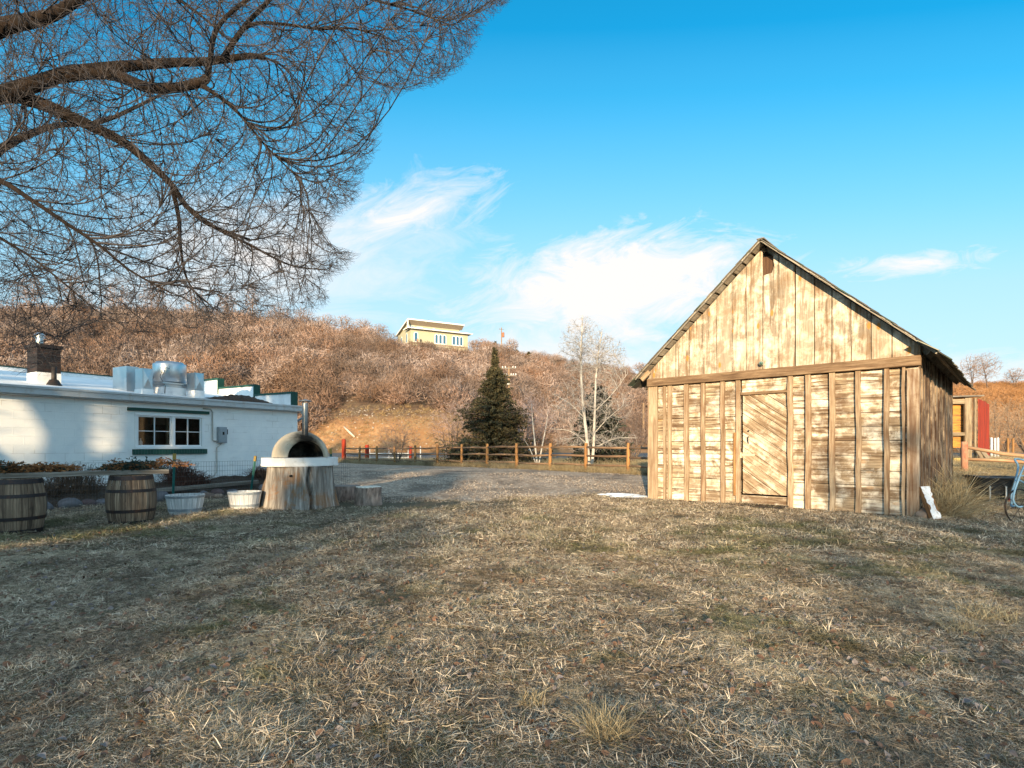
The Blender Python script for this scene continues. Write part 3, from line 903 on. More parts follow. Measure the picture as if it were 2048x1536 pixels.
mb = MB(); mb.tube([(tc - .02, bs * 1.75, 3.0), (tc - .02, bs * 1.75, 3.55)], .06, 12); mb.lathe([(.22, 2.98), (.1, 3.2), (.06, 3.22)], 16, (tc - .02, bs * 1.75, 0)); mb.build('vent_pipe', IRON, hall, smooth=True)


def duct(px0, px1, py0, py1, s, dep, curb=.0, name='duct', crease=True):
    ta, _ = hs(px0, s); tb, _ = hs(px1, s); t = (ta + tb) / 2; w = abs(ta - tb) * .72
    z1 = hzp((px0 + px1) / 2, py0, s); z0 = hzp((px0 + px1) / 2, py1, s)
    mb = MB(); y0, y1 = bs * s, bs * (s + dep)
    mb.box((t, (y0 + y1) / 2, (z0 + curb + z1) / 2), (w, dep, z1 - z0 - curb))
    if crease:      # cross-broken sheet: a shallow pyramid on the face
        f = fo * .025 + y0
        c = [(t - w / 2 + .02, y0 - bs * .003, z0 + curb + .02), (t + w / 2 - .02, y0 - bs * .003, z0 + curb + .02), (t + w / 2 - .02, y0 - bs * .003, z1 - .02), (t - w / 2 + .02, y0 - bs * .003, z1 - .02), (t, f, (z0 + curb + z1) / 2)]
        mb.add(c, [(0, 1, 4), (1, 2, 4), (2, 3, 4), (3, 0, 4)])
    o = mb.build(name, GALV, hall)
    if curb:
        mb = MB(); mb.box((t, (y0 + y1) / 2, (z0 - .25 + z0 + curb) / 2), (w + .03, dep + .03, curb + .25)); mb.build('duct_curb', ROOFW, o)
    return t, w, z0, z1


duct(248, 282, 733, 788, 1.6, .8, 0, 'fan_housing', False)
duct(281, 309, 737, 797, .85, .4, .28)
duct(386, 411, 746, 797, .8, .45, .25)
# big mushroom exhaust fan on a curb
ta, da = hs(323, 1.3); tb, _ = hs(386, 1.3); t = (ta + tb) / 2; r = 63 / F * da / 2 * .97; z1 = hzp(355, 725, 1.5); z0 = hzp(355, 795, 1.3)
yc = bs * 1.75
mb = MB(); mb.lathe([(.001, z1 + .02), (r * .55, z1 + .02), (r * .8, z1), (r * .86, z1 - .04), (r * .97, z1 - .06), (r, z1 - .1), (r, z1 - .62), (r * .93, z1 - .65), (r * .9, z1 - .66)], 40, (t, yc, 0))
fan = mb.build('exhaust_fan', GALV, hall, smooth=False)
fan.data.polygons.foreach_set('use_smooth', [True] * len(fan.data.polygons))
mb = MB(); mb.box((t, yc, z1 - .7), (r * 1.9, r * 1.9, .05)); mb.box((t, yc, z1 - .82), (r * 1.55, r * 1.55, .24)); mb.build('fan_base', GALV, fan)
mb = MB(); mb.box((t, yc, z0 + .0), (r * 1.75, r * 1.75, .62)); mb.build('fan_curb', ROOFW, fan)
mb = MB(); mb.tube([(t + r * .5, yc + fo * r * .9, z1 - .25), (t + r * .8, yc + fo * r * .8, z1 - .2), (t + r * .95, yc + fo * r * .6, z1 - .5), (t + r * .8, yc + fo * r * .95, z1 - .8), (t + r * .8, yc + fo * r * .9, z0 + .1)], .009, 6); mb.build('fan_cable', IRON, fan, smooth=True)
mb = MB(); ta, _ = hs(316, 2.4); mb.tube([(t - .2, bs * 2.6, 3.55), (t + 1.0, bs * 2.6, 3.5)], .2, 16); mb.build('duct_elbow', GALV, hall, smooth=True)
# drifted needles on the roof
mb = MB(); ta, _ = hs(432, .5); tb, _ = hs(545, .5)
n, m = 24, 8; vs = []
for i in range(n + 1):
    for k in range(m + 1):
        f, q = i / n, k / m
        h = .2 * math.sin(math.pi * f) ** .7 * math.sin(math.pi * q) ** .8 * (1 + random.uniform(-.2, .2))
        s = .15 + q * (1.1)
        vs.append((ta + (tb - ta) * f, bs * s, rz(s) + h + .002))
mb.add(vs, [(i * (m + 1) + k, i * (m + 1) + k + 1, (i + 1) * (m + 1) + k + 1, (i + 1) * (m + 1) + k) for i in range(n) for k in range(m)])
NEED = m_plain('brown needle litter', (.075, .045, .03), .95, 0, .5, 14, .9)
o = mb.build('roof_needles', NEED, None, smooth=False); o.location = A0; o.rotation_euler = (0, 0, math.atan2(dL.y, dL.x))
tag(o, 'drift of brown needles lying on the white roof', 'needles', kind='stuff')
mb = MB(); mb.tube([(-.05, fo * .12, 2.62), (-.18, fo * .12, 2.5), (-.2, fo * .05, 2.42), (-.05, bs * .06, 2.3)], .04, 8); mb.build('gutter_outlet', GALV, hall, smooth=True)

# ================================================================== planting bed in front of the building
N = NT('bed soil', .95); p = N.pos(); b = N.noise(p, 14, 7, .75)
N.col(N.ramp(b, [(.3, (.02, .015, .012)), (.55, (.06, .042, .03)), (.75, (.15, .1, .07))])); N.bump(b, 1.0, .05)
nx, nyy = 70, 16
T = np.linspace(.1, 12.2, nx); Q = np.linspace(0, 1, nyy)
X = np.zeros((nyy, nx)); Y = X.copy(); Z = X.copy()
for i, q in enumerate(Q):
    for j, t in enumerate(T):
        wd = 1.75 + .15 * math.sin(t * 1.9)
        P = A0 + dL * t - dB * (q * wd)
        X[i, j], Y[i, j] = P.x, P.y
        Z[i, j] = float(gz(P.x, P.y)) + .38 * (1 - q ** 3) * (1 + .12 * math.sin(t * 5 + q * 7)) + random.uniform(-.015, .015) - .02
grid('planting_bed', X, Y, Z, N.m)


def bedp(px, py=None, q=1.0, dz=0.0):
    t, d = hs(px, -1.75 * q)
    P = A0 + dL * t - dB * (1.75 * q)
    return Vector((P.x, P.y, float(gz(P.x, P.y)) + dz))


RK = [m_plain('blue grey boulder', (.13, .13, .145), .85, 0, .3, 5, .5), m_plain('brown boulder', (.2, .14, .11), .85, 0, .3, 5, .5), m_plain('purple brown boulder', (.11, .075, .075), .85, 0, .3, 5, .5), R_PINK]
for k, (px, r, q, mi, lb) in enumerate(((88, .2, 1.05, 0, 'low grey border rock beside the far left barrel'), (140, .22, 1.1, 0, 'broad blue-grey border rock between the two barrels, nearest the left barrel'), (176, .17, 1.12, 2, 'dark rounded border rock midway between the two barrels'), (203, .15, 1.05, 0, 'small grey border rock just left of the right barrel'),
        (318, .24, 1.05, 0, 'large blue-grey border rock between the right barrel and the left tub'), (404, .16, 1.0, 0, 'small grey border rock behind the right rim of the left tub'), (414, .15, 1.2, 1, 'rounded pinkish brown border rock right of the left tub'), (435, .2, 1.0, 2, 'big purple-brown border rock between the two white tubs'), (437, .13, 1.35, 3, 'flat pale pink border rock in front of the purple-brown one'), (462, .14, .95, 0, 'grey border rock behind the left rim of the right tub'), (528, .2, 1.05, 0, 'blue-grey border rock between the right tub and the big stump'))):
    c = bedp(px, q=q, dz=r * .38); rock('border_rock', lb, c, r, 40 + k, RK[mi], .62, 'border rocks along the planting bed')
mb = MB(); a = bedp(285, q=.82, dz=.25); b = bedp(515, q=.8, dz=.27)
mb.bar(a, b, .12, .1, tone=.3, jit=.01); tag(mb.build('edging_timber', W_GREY), 'long grey edging timber along the planting bed under the window wall', 'timber')

# ================================================================== barrels, plank, garlands
STAVE = m_wood('oak staves', (.36, .27, .19), (.2, .14, .095), (.055, .038, .028), (.035, .025, .02), .9, 0, .5)
HOOP = m_plain('rusty black hoop', (.04, .033, .034), .6, .5, .3, 7, .15, (.09, .04, .025))


def barrel(px, py_base, d, h, r, label):
    c = at(px, py_base, d); c.z = float(gz(c.x, c.y)) - .01
    b = thing('oak_barrel', label, 'barrel', c, random.random() * 6, 'old oak barrels')
    mb = MB(); n = 26; z = np.linspace(0, h, 15)
    prof = [(r * (.83 + .17 * math.sin(math.pi * q / h)), q) for q in z]
    for k in range(n):
        a0, a1 = 2 * math.pi * (k + .02) / n, 2 * math.pi * (k + .98) / n; sd = random.random() * 30; off = random.uniform(-.003, .003); tone = random.random()
        vs, gs = [], []
        for (rr, zz) in prof:
            for a in (a0, (a0 + a1) / 2, a1):
                e = -.004 if a != (a0 + a1) / 2 else .001
                vs.append(((rr + off + e) * math.cos(a), (rr + off + e) * math.sin(a), zz)); gs.append((zz + sd, a * r + sd, sd))
        mb.add(vs, [(i * 3 + j, i * 3 + j + 1, i * 3 + j + 4, i * 3 + j + 3) for i in range(14) for j in range(2)], tone, gs)
    mb.build('staves', STAVE, b)
    mb = MB(); mb.lathe([(.001, h - .04), (r * .84, h - .04)], 26, tone=.2); mb.build('barrel_head', STAVE, b)
    for (f, w) in ((.05, .07), (.285, .055), (.69, .055), (.945, .075)):
        z0 = max(f * h - w / 2, 0.001); z1 = min(z0 + w, h - .001); R = lambda q: r * (.83 + .17 * math.sin(math.pi * q / h)) + .006
        mb = MB(); mb.lathe([(R(z0) - .006, z0), (R(z0), z0), (R(z1), z1), (R(z1) - .006, z1)], 40); mb.build('hoop', HOOP, b, smooth=False)
    return b, c


b1, c1 = barrel(263, 1046, 10.3, .9, .395, 'oak barrel with dark hoops under the right end of the grey plank'); h_top = c1.z + .9
b2, c2 = barrel(32, 1066, 9.15, .9, .395, 'oak barrel with dark hoops at the far left under the grey plank')
b2.rotation_euler.z = 1.0
mb = MB(); pa = at(-60, 964, 8.75); pb = at(339, 938, 10.75); pa.z = c2.z + .9 + .04; pb.z = c1.z + .9 + .045
pb = Vector((c1.x + (c1 - c2).x * .36, c1.y + (c1 - c2).y * .36, c1.z + .945)); pa = Vector((c2.x - (c1 - c2).x * .3, c2.y - (c1 - c2).y * .3, c2.z + .942))
mb.bar(pa, pb, .26, .085, tone=.55, jit=.004)
tag(mb.build('bar_plank', W_GREY, bevel=.006), 'long grey weathered plank laid across the two oak barrels', 'plank')
PD = (pb - pa).normalized()
NDLG = m_leaf('dry spruce sprigs', [(0, (.02, .035, .025)), (.35, (.045, .075, .06)), (.5, (.12, .06, .028)), (.8, (.32, .13, .045)), (1, (.45, .22, .09))])


def sprigs(name, label, c, length, hgt, n, brown, sd, wid=.13):
    r2 = np.random.default_rng(sd); P = []; R = []; tn = []
    ax = np.array(PD)
    nb = n // 14
    for k in range(nb):
        s = r2.uniform(-.5, .5); o = np.array(c) + ax * s * length + np.array([r2.normal(-.02, wid * .4), r2.normal(.09, wid * .35), .05 + abs(r2.normal(0, hgt * .35)) * (1 - (2 * s) ** 2)])
        dr = r2.normal(size=3) * [.8, .8, .22] + ax * r2.choice([-1, 1]) * 1.1; dr /= np.linalg.norm(dr)
        ln = r2.uniform(.12, .3); isb = r2.random() < brown; bt = r2.uniform(.55, 1) if isb else r2.uniform(0, .4)
        for q in range(14):
            f = r2.uniform(0, 1); b0 = o + dr * ln * f - np.array([0, 0, .06 * f * f])
            nd = dr * .9 + r2.normal(size=3) * [.5, .5, .3]; nd /= np.linalg.norm(nd); l = r2.uniform(.03, .06)
            b0[2] = max(b0[2], c[2] + .012)
            P.append([b0, b0 + nd * l * .5, b0 + nd * l - [0, 0, .006]]); R.append([.006, .009, .003]); tn.append(np.clip(bt + r2.normal(0, .1), 0, 1))
    V, Q, m = np_ribbons(np.array(P), np.array(R)); ob = mkobj(name, npmesh(name, V, Q, np.array(tn)[m]), NDLG)
    return tag(ob, label, 'garland', 'dried evergreen clumps on the plank')


def on_plank(px):
    best = min((abs((pa + (pb - pa) * f).x / (pa + (pb - pa) * f).y * F + CX - px), f) for f in np.linspace(0, 1, 400))[1]
    q = pa + (pb - pa) * best
    return (q.x, q.y, q.z + .05)


sprigs('evergreen_sprig', 'green and brown evergreen clump on the plank above the right barrel', on_plank(256), .6, .15, 4600, .4, 3)
sprigs('evergreen_sprig', 'rust-brown dried evergreen clump lying on the plank between the barrels', on_plank(84), .6, .1, 3400, .85, 4)
sprigs('evergreen_sprig', 'mixed green and rusty evergreen clump at the far left end of the plank', on_plank(14), .4, .13, 2600, .6, 5)
c = on_plank(325)
sprigs('evergreen_sprig', 'thin bare brown sprig sticking off the right end of the plank', (c[0], c[1], c[2] + .04), .5, .14, 700, 1.0, 6, .08)

# ================================================================== white half-barrel tubs
TUB = m_wood('white painted staves', (.8, .81, .82), (.72, .73, .74), (.38, .39, .4), (.25, .24, .23), .4, 0, .4)
TUBH = m_plain('grey painted hoop', (.3, .34, .38), .6, .3, .3, 7, .1, (.5, .5, .5))


def tub(px, pyb, d, rt_, rb, h, label):
    c = at(px, pyb, d); c.z = float(gz(c.x, c.y)) - .005
    t = thing('planter_tub', label, 'planter', c, random.random() * 6, 'white half-barrel tubs'); n = 22
    mb = MB()
    for k in range(n):
        a0, a1 = 2 * math.pi * (k + .03) / n, 2 * math.pi * (k + .97) / n; sd = random.random() * 20
        vs, gs = [], []
        for (rr, zz) in ((rb, 0), (rb + (rt_ - rb) * .35, h * .3), (rb + (rt_ - rb) * .72, h * .65), (rt_, h), (rt_ - .025, h), (rt_ - .03, h - .08)):
            for a in (a0, a1): vs.append((rr * math.cos(a), rr * math.sin(a), zz)); gs.append((zz + sd, a * rb + sd, sd))
        mb.add(vs, [(i * 2, i * 2 + 1, i * 2 + 3, i * 2 + 2) for i in range(5)], random.random(), gs)
    mb.build('staves', TUB, t)
    for (f0, f1) in ((.2, .33), (.86, .97)):
        R = lambda f: rb + (rt_ - rb) * (f ** .9) + .009
        mb = MB(); mb.lathe([(R(f0) - .008, h * f0), (R(f0), h * f0), (R(f1), h * f1), (R(f1) - .008, h * f1)], 40); mb.build('hoop', TUBH, t)
    mb = MB(); mb.lathe([(.001, h - .05), (rt_ * .5, h - .045), (rt_ - .02, h - .07)], 24); mb.build('soil', NEED, t)
    return c


tub(370.5, 1031, 11.6, .36, .28, .41, 'white half-barrel tub with grey hoops beside the right barrel')
tub(489.5, 1020, 12.4, .345, .275, .40, 'white half-barrel tub with grey hoops beside the large stump')

# ================================================================== wire fence on green posts
TP = m_plain('green steel post', (.015, .12, .11), .5, .2, .2, 6, .1); TPY = m_plain('yellowed post tip', (.35, .23, .06), .7)
wf = thing('wire_fence', 'low welded wire fence on thin green steel posts before the white building', 'fence', (0, 0, 0))
fl = [at(-120, 1000, 9.9), at(120, 1000, 11.2), at(347, 995, 12.35), at(502, 985, 13.4), at(660, 978, 14.3), at(705, 975, 14.6)]
for q in fl: q.z = float(gz(q.x, q.y))
posts = [(345, 995, 349, 907, 12.35), (498, 985, 511, 912, 13.4), (668, 978, 661, 897, 14.3)]
for k, (xa, ya, xb, yb, d) in enumerate(posts):
    a, b = at(xa, ya, d), at(xb, yb, d); a.z = float(gz(a.x, a.y)) - .05
    mb = MB(); mb.bar(a, a + (b - a) * .9, .05, .014, up=(0, 1, 0)); mb.bar(a, a + (b - a) * .9, .014, .045, up=(0, 1, 0)); po = mb.build('post', TP, wf)
    mb = MB(); mb.bar(a + (b - a) * .9, b, .052, .047, up=(0, 1, 0)); mb.build('post_tip', TPY, po)
P, R = [], []
L = [0]
for q, w in zip(fl[:-1], fl[1:]): L.append(L[-1] + (w - q).length)


def on_fence(s):
    for i in range(len(fl) - 1):
        if s <= L[i + 1] or i == len(fl) - 2:
            return fl[i] + (fl[i + 1] - fl[i]) * ((s - L[i]) / (L[i + 1] - L[i]))


FH = 1.07
for k in range(int(L[-1] / .055)):
    q = on_fence(k * .055); w = random.uniform(-.006, .006)
    P.append([(q.x, q.y, q.z), (q.x + w, q.y + w, q.z + FH / 2), (q.x, q.y, q.z + FH)]); R.append([.0024] * 3)
V1 = np_tubes(np.array(P), np.array(R), 3)
P, R = [], []
for j in range(11):
    for s in np.arange(0, L[-1] - .3, .3):
        a, b = on_fence(s), on_fence(s + .3); h = FH * j / 10
        P.append([(a.x, a.y, a.z + h), ((a.x + b.x) / 2, (a.y + b.y) / 2, (a.z + b.z) / 2 + h - .003), (b.x, b.y, b.z + h)]); R.append([.0026] * 3)
V2 = np_tubes(np.array(P), np.array(R), 3)
V, Q, m = merge([V1, V2]); mkobj('wire_mesh', npmesh('wire_mesh', V, Q), m_plain('dull wire', (.1, .1, .1), .5, .6), wf)

# ================================================================== stump, oven, logs
sc = at(601, 1003, 13.0); sc.z = float(gz(sc.x, sc.y)) - .03
SH = .98
N = NT('bleached stump', .95); p = N.obj(); an = N.attr('grain')
st = N.noise(N.map(an, (.8, 9, 0)), 1, 6, .65, .5); fi = N.noise(N.map(an, (2.5, 48, 0)), 1, 5, .6, .3); bg = N.noise(p, 2.2, 6, .7, .4)
c = N.ramp(st, [(.28, (.1, .085, .075)), (.48, (.25, .225, .2)), (.68, (.46, .43, .4))])
c = N.mix(N.ramp(fi, [(.38, .6), (.55, 0)]), c, (.07, .055, .045))
c = N.mix(N.m2('MULTIPLY', N.ramp(bg, [(.5, 0), (.6, .9)]), N.ramp(st, [(.35, 1), (.65, .2)])), c, (.26, .115, .035))
N.col(c); N.bump(N.m2('ADD', N.m2('MULTIPLY', st, 1.0), N.m2('MULTIPLY', fi, .5)), .9, .03)
stump = thing('tree_stump', 'wide bleached tree stump with a long crack and rusty stains carrying the clay oven', 'stump', sc)
mb = MB(); n = 140; prof = []
crack_a = -.92
vs, gs, fs = [], [], []
rows = 26
for i in range(rows + 1):
    z = SH * i / rows
    for k in range(n):
        a = 2 * math.pi * k / n
        base = .71 + .11 * (1 - z / SH) ** 2.2
        lob = 1 + .035 * math.sin(5 * a + 1) + .02 * math.sin(11 * a + z * 2) + .012 * math.sin(23 * a + 3 * z) + (.05 * math.sin(4 * a + .6)) * (1 - z / SH) ** 2
        d = abs((a - crack_a - .05 * math.sin(z * 7) + math.pi) % (2 * math.pi) - math.pi)
        cr = 1 - .42 * math.exp(-(d / .05) ** 2)
        r = base * lob * cr
        vs.append((r * math.cos(a), r * math.sin(a), z)); gs.append((z, a * .7, 0))
for i in range(rows):
    for k in range(n): fs.append((i * n + k, i * n + (k + 1) % n, (i + 1) * n + (k + 1) % n, (i + 1) * n + k))
fs.append(tuple(rows * n + k for k in range(n)))
mb.add(vs, fs, .5, gs); mb.build('stump_wood', N.m, stump, smooth=True)
mb = MB(); mb.tube([(.06, -.66, .78), (.067, -.765, .78)], .025, 10); mb.build('knot_hole', DARK, stump)
mb = MB()
vs = []
for i in range(9):
    z = .02 + .9 * i / 8
    for k in range(4):
        a = math.radians(172 + k * 9); r = .72 + .17 * (1 - z / SH) ** 2.2 + (.09 * math.sin(z * 4)) * (k > 0) * (k < 3)
        vs.append((r * math.cos(a), r * math.sin(a), z))
mb.add(vs, [(i * 4 + k, i * 4 + k + 1, (i + 1) * 4 + k + 1, (i + 1) * 4 + k) for i in range(8) for k in range(3)])
BARK = m_bark('brown bark', (.06, .042, .03), (.2, .14, .1)); o = mb.build('bark_slab', BARK, stump)
sm = o.modifiers.new('thick', 'SOLIDIFY'); sm.thickness = .05

oven = thing('clay_oven', 'domed clay pizza oven with sooty mouth and metal flue on a white slab', 'oven', (sc.x, sc.y, sc.z + SH + .002), .62)
mb = MB(); SLW = .8
poly = []
for k in range(40):
    a = 2 * math.pi * k / 40; r = .8
    x, y = r * math.cos(a) * 1.05, r * math.sin(a) * .95
    if y < -.62: y = -.62
    poly.append((x, y, 0))
mb.prism(poly, (0, 0, .19), .5); mb.prism([(q[0] * 1.012, q[1] * 1.012, .012) for q in poly], (0, 0, .03))
mb.build('slab', m_plain('white painted slab', (.72, .72, .72), .7, 0, .12, 4, .25, (.5, .47, .42)), oven)
DR, DZ = .62, .6
N = NT('clay render', .9); p = N.obj(); a = N.noise(p, 4, 6, .65); x, y, z = N.sep(p)
soot = N.n('ShaderNodeVectorMath', {0: p, 1: (.03, -.5, .72)}, operation='DISTANCE').outputs['Value']
c = N.ramp(a, [(.3, (.4, .34, .26)), (.7, (.54, .47, .37))])
c = N.mix(N.m2('MULTIPLY', N.ramp(N.m2('ADD', soot, N.m2('MULTIPLY', N.m2('SUBTRACT', a, .5), .5)), [(.16, 1), (.5, 0)]), 1.0), c, (.012, .011, .01))
N.col(c); N.bump(N.m2('ADD', a, N.noise(p, 60, 3)), .5, .015)
mb = MB(); n, m = 48, 18; vs = []; fs = []
fy = -.40      # plane of the mouth
for i in range(m + 1):
    ph = math.pi / 2 * i / m
    for k in range(n):
        a = 2 * math.pi * k / n
        x, y, z = DR * math.cos(ph) * math.cos(a), DR * math.cos(ph) * math.sin(a), .2 + DZ * math.sin(ph)
        y = max(y, fy + .02); vs.append((x, y, z))
for i in range(m):
    for k in range(n):
        q = [(i * n + k), i * n + (k + 1) % n, (i + 1) * n + (k + 1) % n, (i + 1) * n + k]
        if all(vs[w][1] <= fy + .021 for w in q): continue
        fs.append(tuple(q))
mb.add(vs, fs)
# arched front wall with mouth, then the dark vault inside
ro_x = math.sqrt(DR ** 2 - fy ** 2) + .012; ri_x, ri_z = .415, .385; ro_z = DZ * math.sqrt(1 - (fy / DR) ** 2) + .012
A = [math.pi * k / 24 for k in range(25)]
vs = []
mx = .03
for a in A:
    vs.append((ro_x * math.cos(a), fy - .0, .2 + ro_z * math.sin(a))); vs.append((mx + ri_x * math.cos(a), fy - .03, .2 + ri_z * math.sin(a)))
    vs.append((mx + ri_x * .97 * math.cos(a), fy + .1, .2 + ri_z * .97 * math.sin(a)))
f2 = []
for k in range(24):
    f2 += [(3 * k, 3 * k + 1, 3 * k + 4, 3 * k + 3), (3 * k + 1, 3 * k + 2, 3 * k + 5, 3 * k + 4)]
mb.add(vs, f2)
mb.build('dome', N.m, oven, smooth=True)
mb = MB(); vs = []; f2 = []
for j, (yy, sx) in enumerate(((fy + .1, .97), (fy + .3, 1.0), (fy + .7, .85), (fy + .85, .3))):
    for a in A: vs.append((mx + ri_x * sx * math.cos(a), yy, .202 + ri_z * sx * math.sin(a)))
for j in range(3):
    for k in range(24): f2.append((j * 25 + k, j * 25 + k + 1, (j + 1) * 25 + k + 1, (j + 1) * 25 + k))
mb.add(vs, f2); mb.box((mx, fy + .4, .203), (.62, .8, .003)); mb.box((mx, fy + .86, .4), (.6, .02, .4))
N = NT('sooty vault', .95); a = N.noise(N.obj(), 5, 5, .6); N.col(N.ramp(a, [(.4, (.018, .016, .014)), (.7, (.12, .1, .08))])); mb.build('vault', N.m, oven, smooth=True)
mb = MB(); mb.tube([(.03, -.28, .68), (.03, -.28, 1.44)], .066, 18, caps=False); mb.lathe([(.001, 1.53), (.14, 1.485), (.14, 1.475), (.001, 1.48)], 18, (.03, -.28, 0))
for a in range(3): mb.bar((.03 + .05 * math.cos(a * 2.1), -.28 + .05 * math.sin(a * 2.1), 1.42), (.03 + .07 * math.cos(a * 2.1), -.28 + .07 * math.sin(a * 2.1), 1.485), .012, .006)
N = NT('sooty steel flue', .4); z = N.sep(N.obj())[2]
N.col(N.mix(N.ramp(N.m2('ADD', z, N.m2('MULTIPLY', N.noise(N.obj(), 8, 4), .3)), [(.0, 1.0), (.25, .9), (.6, .45), (1.0, .2)]), (.4, .41, .42), (.03, .028, .03))).inp('Metallic', .8)
N.set(N.t.nodes['Color Ramp'].inputs[0], N.m2('SUBTRACT', N.m2('ADD', z, N.m2('MULTIPLY', N.noise(N.obj(), 8, 4), .3)), .72))
mb.build('flue', N.m, oven, smooth=True)


def log_stump(px, pyb, d, r, h, label, topc):
    c = at(px, pyb, d); c.z = float(gz(c.x, c.y)) - .02
    t = thing('log_round', label, 'stump', c, random.random() * 6, 'short cut log rounds')
    mb = MB(); n = 60; vs, fs = [], []; f = random.random() * 6
    for i in range(9):
        z = h * i / 8
        for k in range(n):
            a = 2 * math.pi * k / n; rr = r * (1 + .05 * (1 - i / 8) ** 2 + .025 * math.sin(3 * a + f) + .02 * math.sin(17 * a + 2 * math.sin(z * 9)) + random.uniform(-.012, .012))
            vs.append((rr * math.cos(a), rr * math.sin(a), z))
    for i in range(8):
        for k in range(n): fs.append((i * n + k, i * n + (k + 1) % n, (i + 1) * n + (k + 1) % n, (i + 1) * n + k))
    mb.add(vs, fs); mb.build('bark', m_bark('furrowed bark', (.12, .085, .07), (.42, .32, .27), 1.6, 1.0), t, smooth=True)
    mb = MB(); mb.add([(r * .975 * math.cos(2 * math.pi * k / n), r * .975 * math.sin(2 * math.pi * k / n), h + .003) for k in range(n)], [tuple(range(n))]); mb.lathe([(r * .975, h + .003), (r * 1.0, h - .015)], n)
    mb.build('cut_face', topc, t)


PALE = m_plain('pale sawn face', (.72, .66, .56), .8, 0, .1, 12, .1)
log_stump(737, 1002, 13.4, .305, .45, 'rough-barked log round with pale sawn top right of the oven stump', PALE)
log_stump(690, 991, 14.3, .37, .41, 'darker log round half hidden between the oven stump and the pale-topped log', m_plain('grey cut face', (.25, .2, .17), .9))
# ================================================================== rail fence
RAILW = m_wood('honey brown fence posts', (.5, .28, .11), (.36, .18, .065), (.15, .075, .032), (.12, .06, .03), .5, .6, .4)
RAILG = m_wood('grey brown rails', (.32, .22, .14), (.23, .145, .088), (.1, .06, .04), (.1, .06, .04), .5, 0, .4)
RED = m_wood('faded red paint', (.5, .05, .014), (.36, .033, .01), (.13, .02, .01), (.1, .035, .03), .5, 0, .4)
rf = thing('rail_fence', 'brown three-rail timber fence running behind the gravel drive', 'fence', (0, 0, 0))
fp = []
for px in (719, 754, 790, 830.5, 875, 923.5, 974, 1034, 1100, 1171, 1256, 1358, 1470):
    u = (px - CX) / F       # meets the line FENCE0-FENCE1
    dv = FENCE1 - FENCE0
    t = (FENCE0[0] - u * FENCE0[1]) / (u * dv[1] - dv[0]); q = FENCE0 + dv * t
    fp.append(Vector((q[0], q[1], float(gz(q[0], q[1])))))
for i, q in enumerate(fp):
    mb = MB(); lean = random.uniform(-.03, .03); mb.tube([q - Vector((0, 0, .05)), q + Vector((lean, 0, .6)), q + Vector((lean * 1.6, 0, 1.22)), q + Vector((lean * 1.6, 0, 1.25))], [.085, .08, .075, .06], 12, random.random(), wob=.05)
    mb.build('post', RAILW, rf, smooth=True)
r0 = at(689, 921, 43); r0.z = float(gz(r0.x, r0.y))
fpp = [r0] + fp
for a, b in zip(fpp[:-1], fpp[1:]):
    for h in (.3, .68, 1.06):
        mb = MB(); m = (a + b) / 2
        mb.tube([a + Vector((0, 0, h + random.uniform(-.03, .03))), m + Vector((0, 0, h + random.uniform(-.035, .035))), b + Vector((0, 0, h + random.uniform(-.03, .03)))], [.042, .052, .042], 8, random.random(), wob=.06)
        mb.build('rail', RAILG, rf, smooth=True)


def gate_post(px, pyb, d, h, r, label, white_tip=False):
    q = at(px, pyb, d); q.z = float(gz(q.x, q.y)); g = thing('gate_post', label, 'post', q, 0, 'red gate posts')
    mb = MB(); mb.tube([(0, 0, -.05), (.01, 0, h * .5), (0, 0, h - .04), (0, 0, h)], [r * 1.08, r, r * .97, r * .7], 12, .5, wob=.05); mb.build('post', RED, g, smooth=True)
    if white_tip:
        mb = MB(); mb.tube([(0, -.01, h - .3), (0, -.01, h + .02)], r * 1.03, 12, .5); mb.build('post_tip', m_plain('white tip paint', (.7, .68, .66), .7), g)


gate_post(687.5, 921, 43, 1.78, .16, 'tall dark red gate post at the left end of the brown rail fence', False)
gate_post(734, 916, 47, 1.35, .17, 'thick dark red post behind the rail fence, left of the bare shrub', False)
gate_post(821, 917, 47, 1.2, .12, 'short dark red post behind the rail fence, right of the bare shrub', False)
wg = thing('pipe_gate', 'low white pipe gate between the red posts behind the brown fence', 'gate', (0, 0, 0))
WP = m_plain('white pipe', (.5, .52, .55), .5)
ga, gb = at(738, 916, 47), at(818, 917, 47); ga.z = float(gz(ga.x, ga.y)); gb.z = float(gz(gb.x, gb.y))
for h in (.25, .62, 1.0):
    mb = MB(); mb.tube([ga + Vector((0, 0, h)), gb + Vector((0, 0, h))], .03, 8); mb.build('gate_rail', WP, wg)
for f in (0.02, .5, .98):
    mb = MB(); q = ga + (gb - ga) * f; mb.tube([q + Vector((0, 0, .2)), q + Vector((0, 0, 1.03))], .03, 8); mb.build('gate_stile', WP, wg)
for px, lb in ((1058, 'thin white marker stake behind the brown fence, left of the small birch'), (1066, 'thin white marker stake behind the brown fence, right beside the other thin one'), (841, 'stout white stake behind the rail fence beside the short red post')):
    q = at(px, 918, 46); q.z = float(gz(q.x, q.y)); mb = MB(); mb.tube([(0, 0, -.05), (0, 0, 1.2), (.005, 0, 1.24)], [.05, .045, .02], 8); tag(mb.build('marker_stake', WP, None, q), lb, 'stake', 'white stakes behind the fence')

# ================================================================== right of the barn
# red gabled shed seen end on
sx = thing('red_shed', 'narrow weathered shed with red boards and open bay beyond the barn', 'shed', (0, 0, 0))


def rp(px, py, d):
    q = at(px, py, d); return q


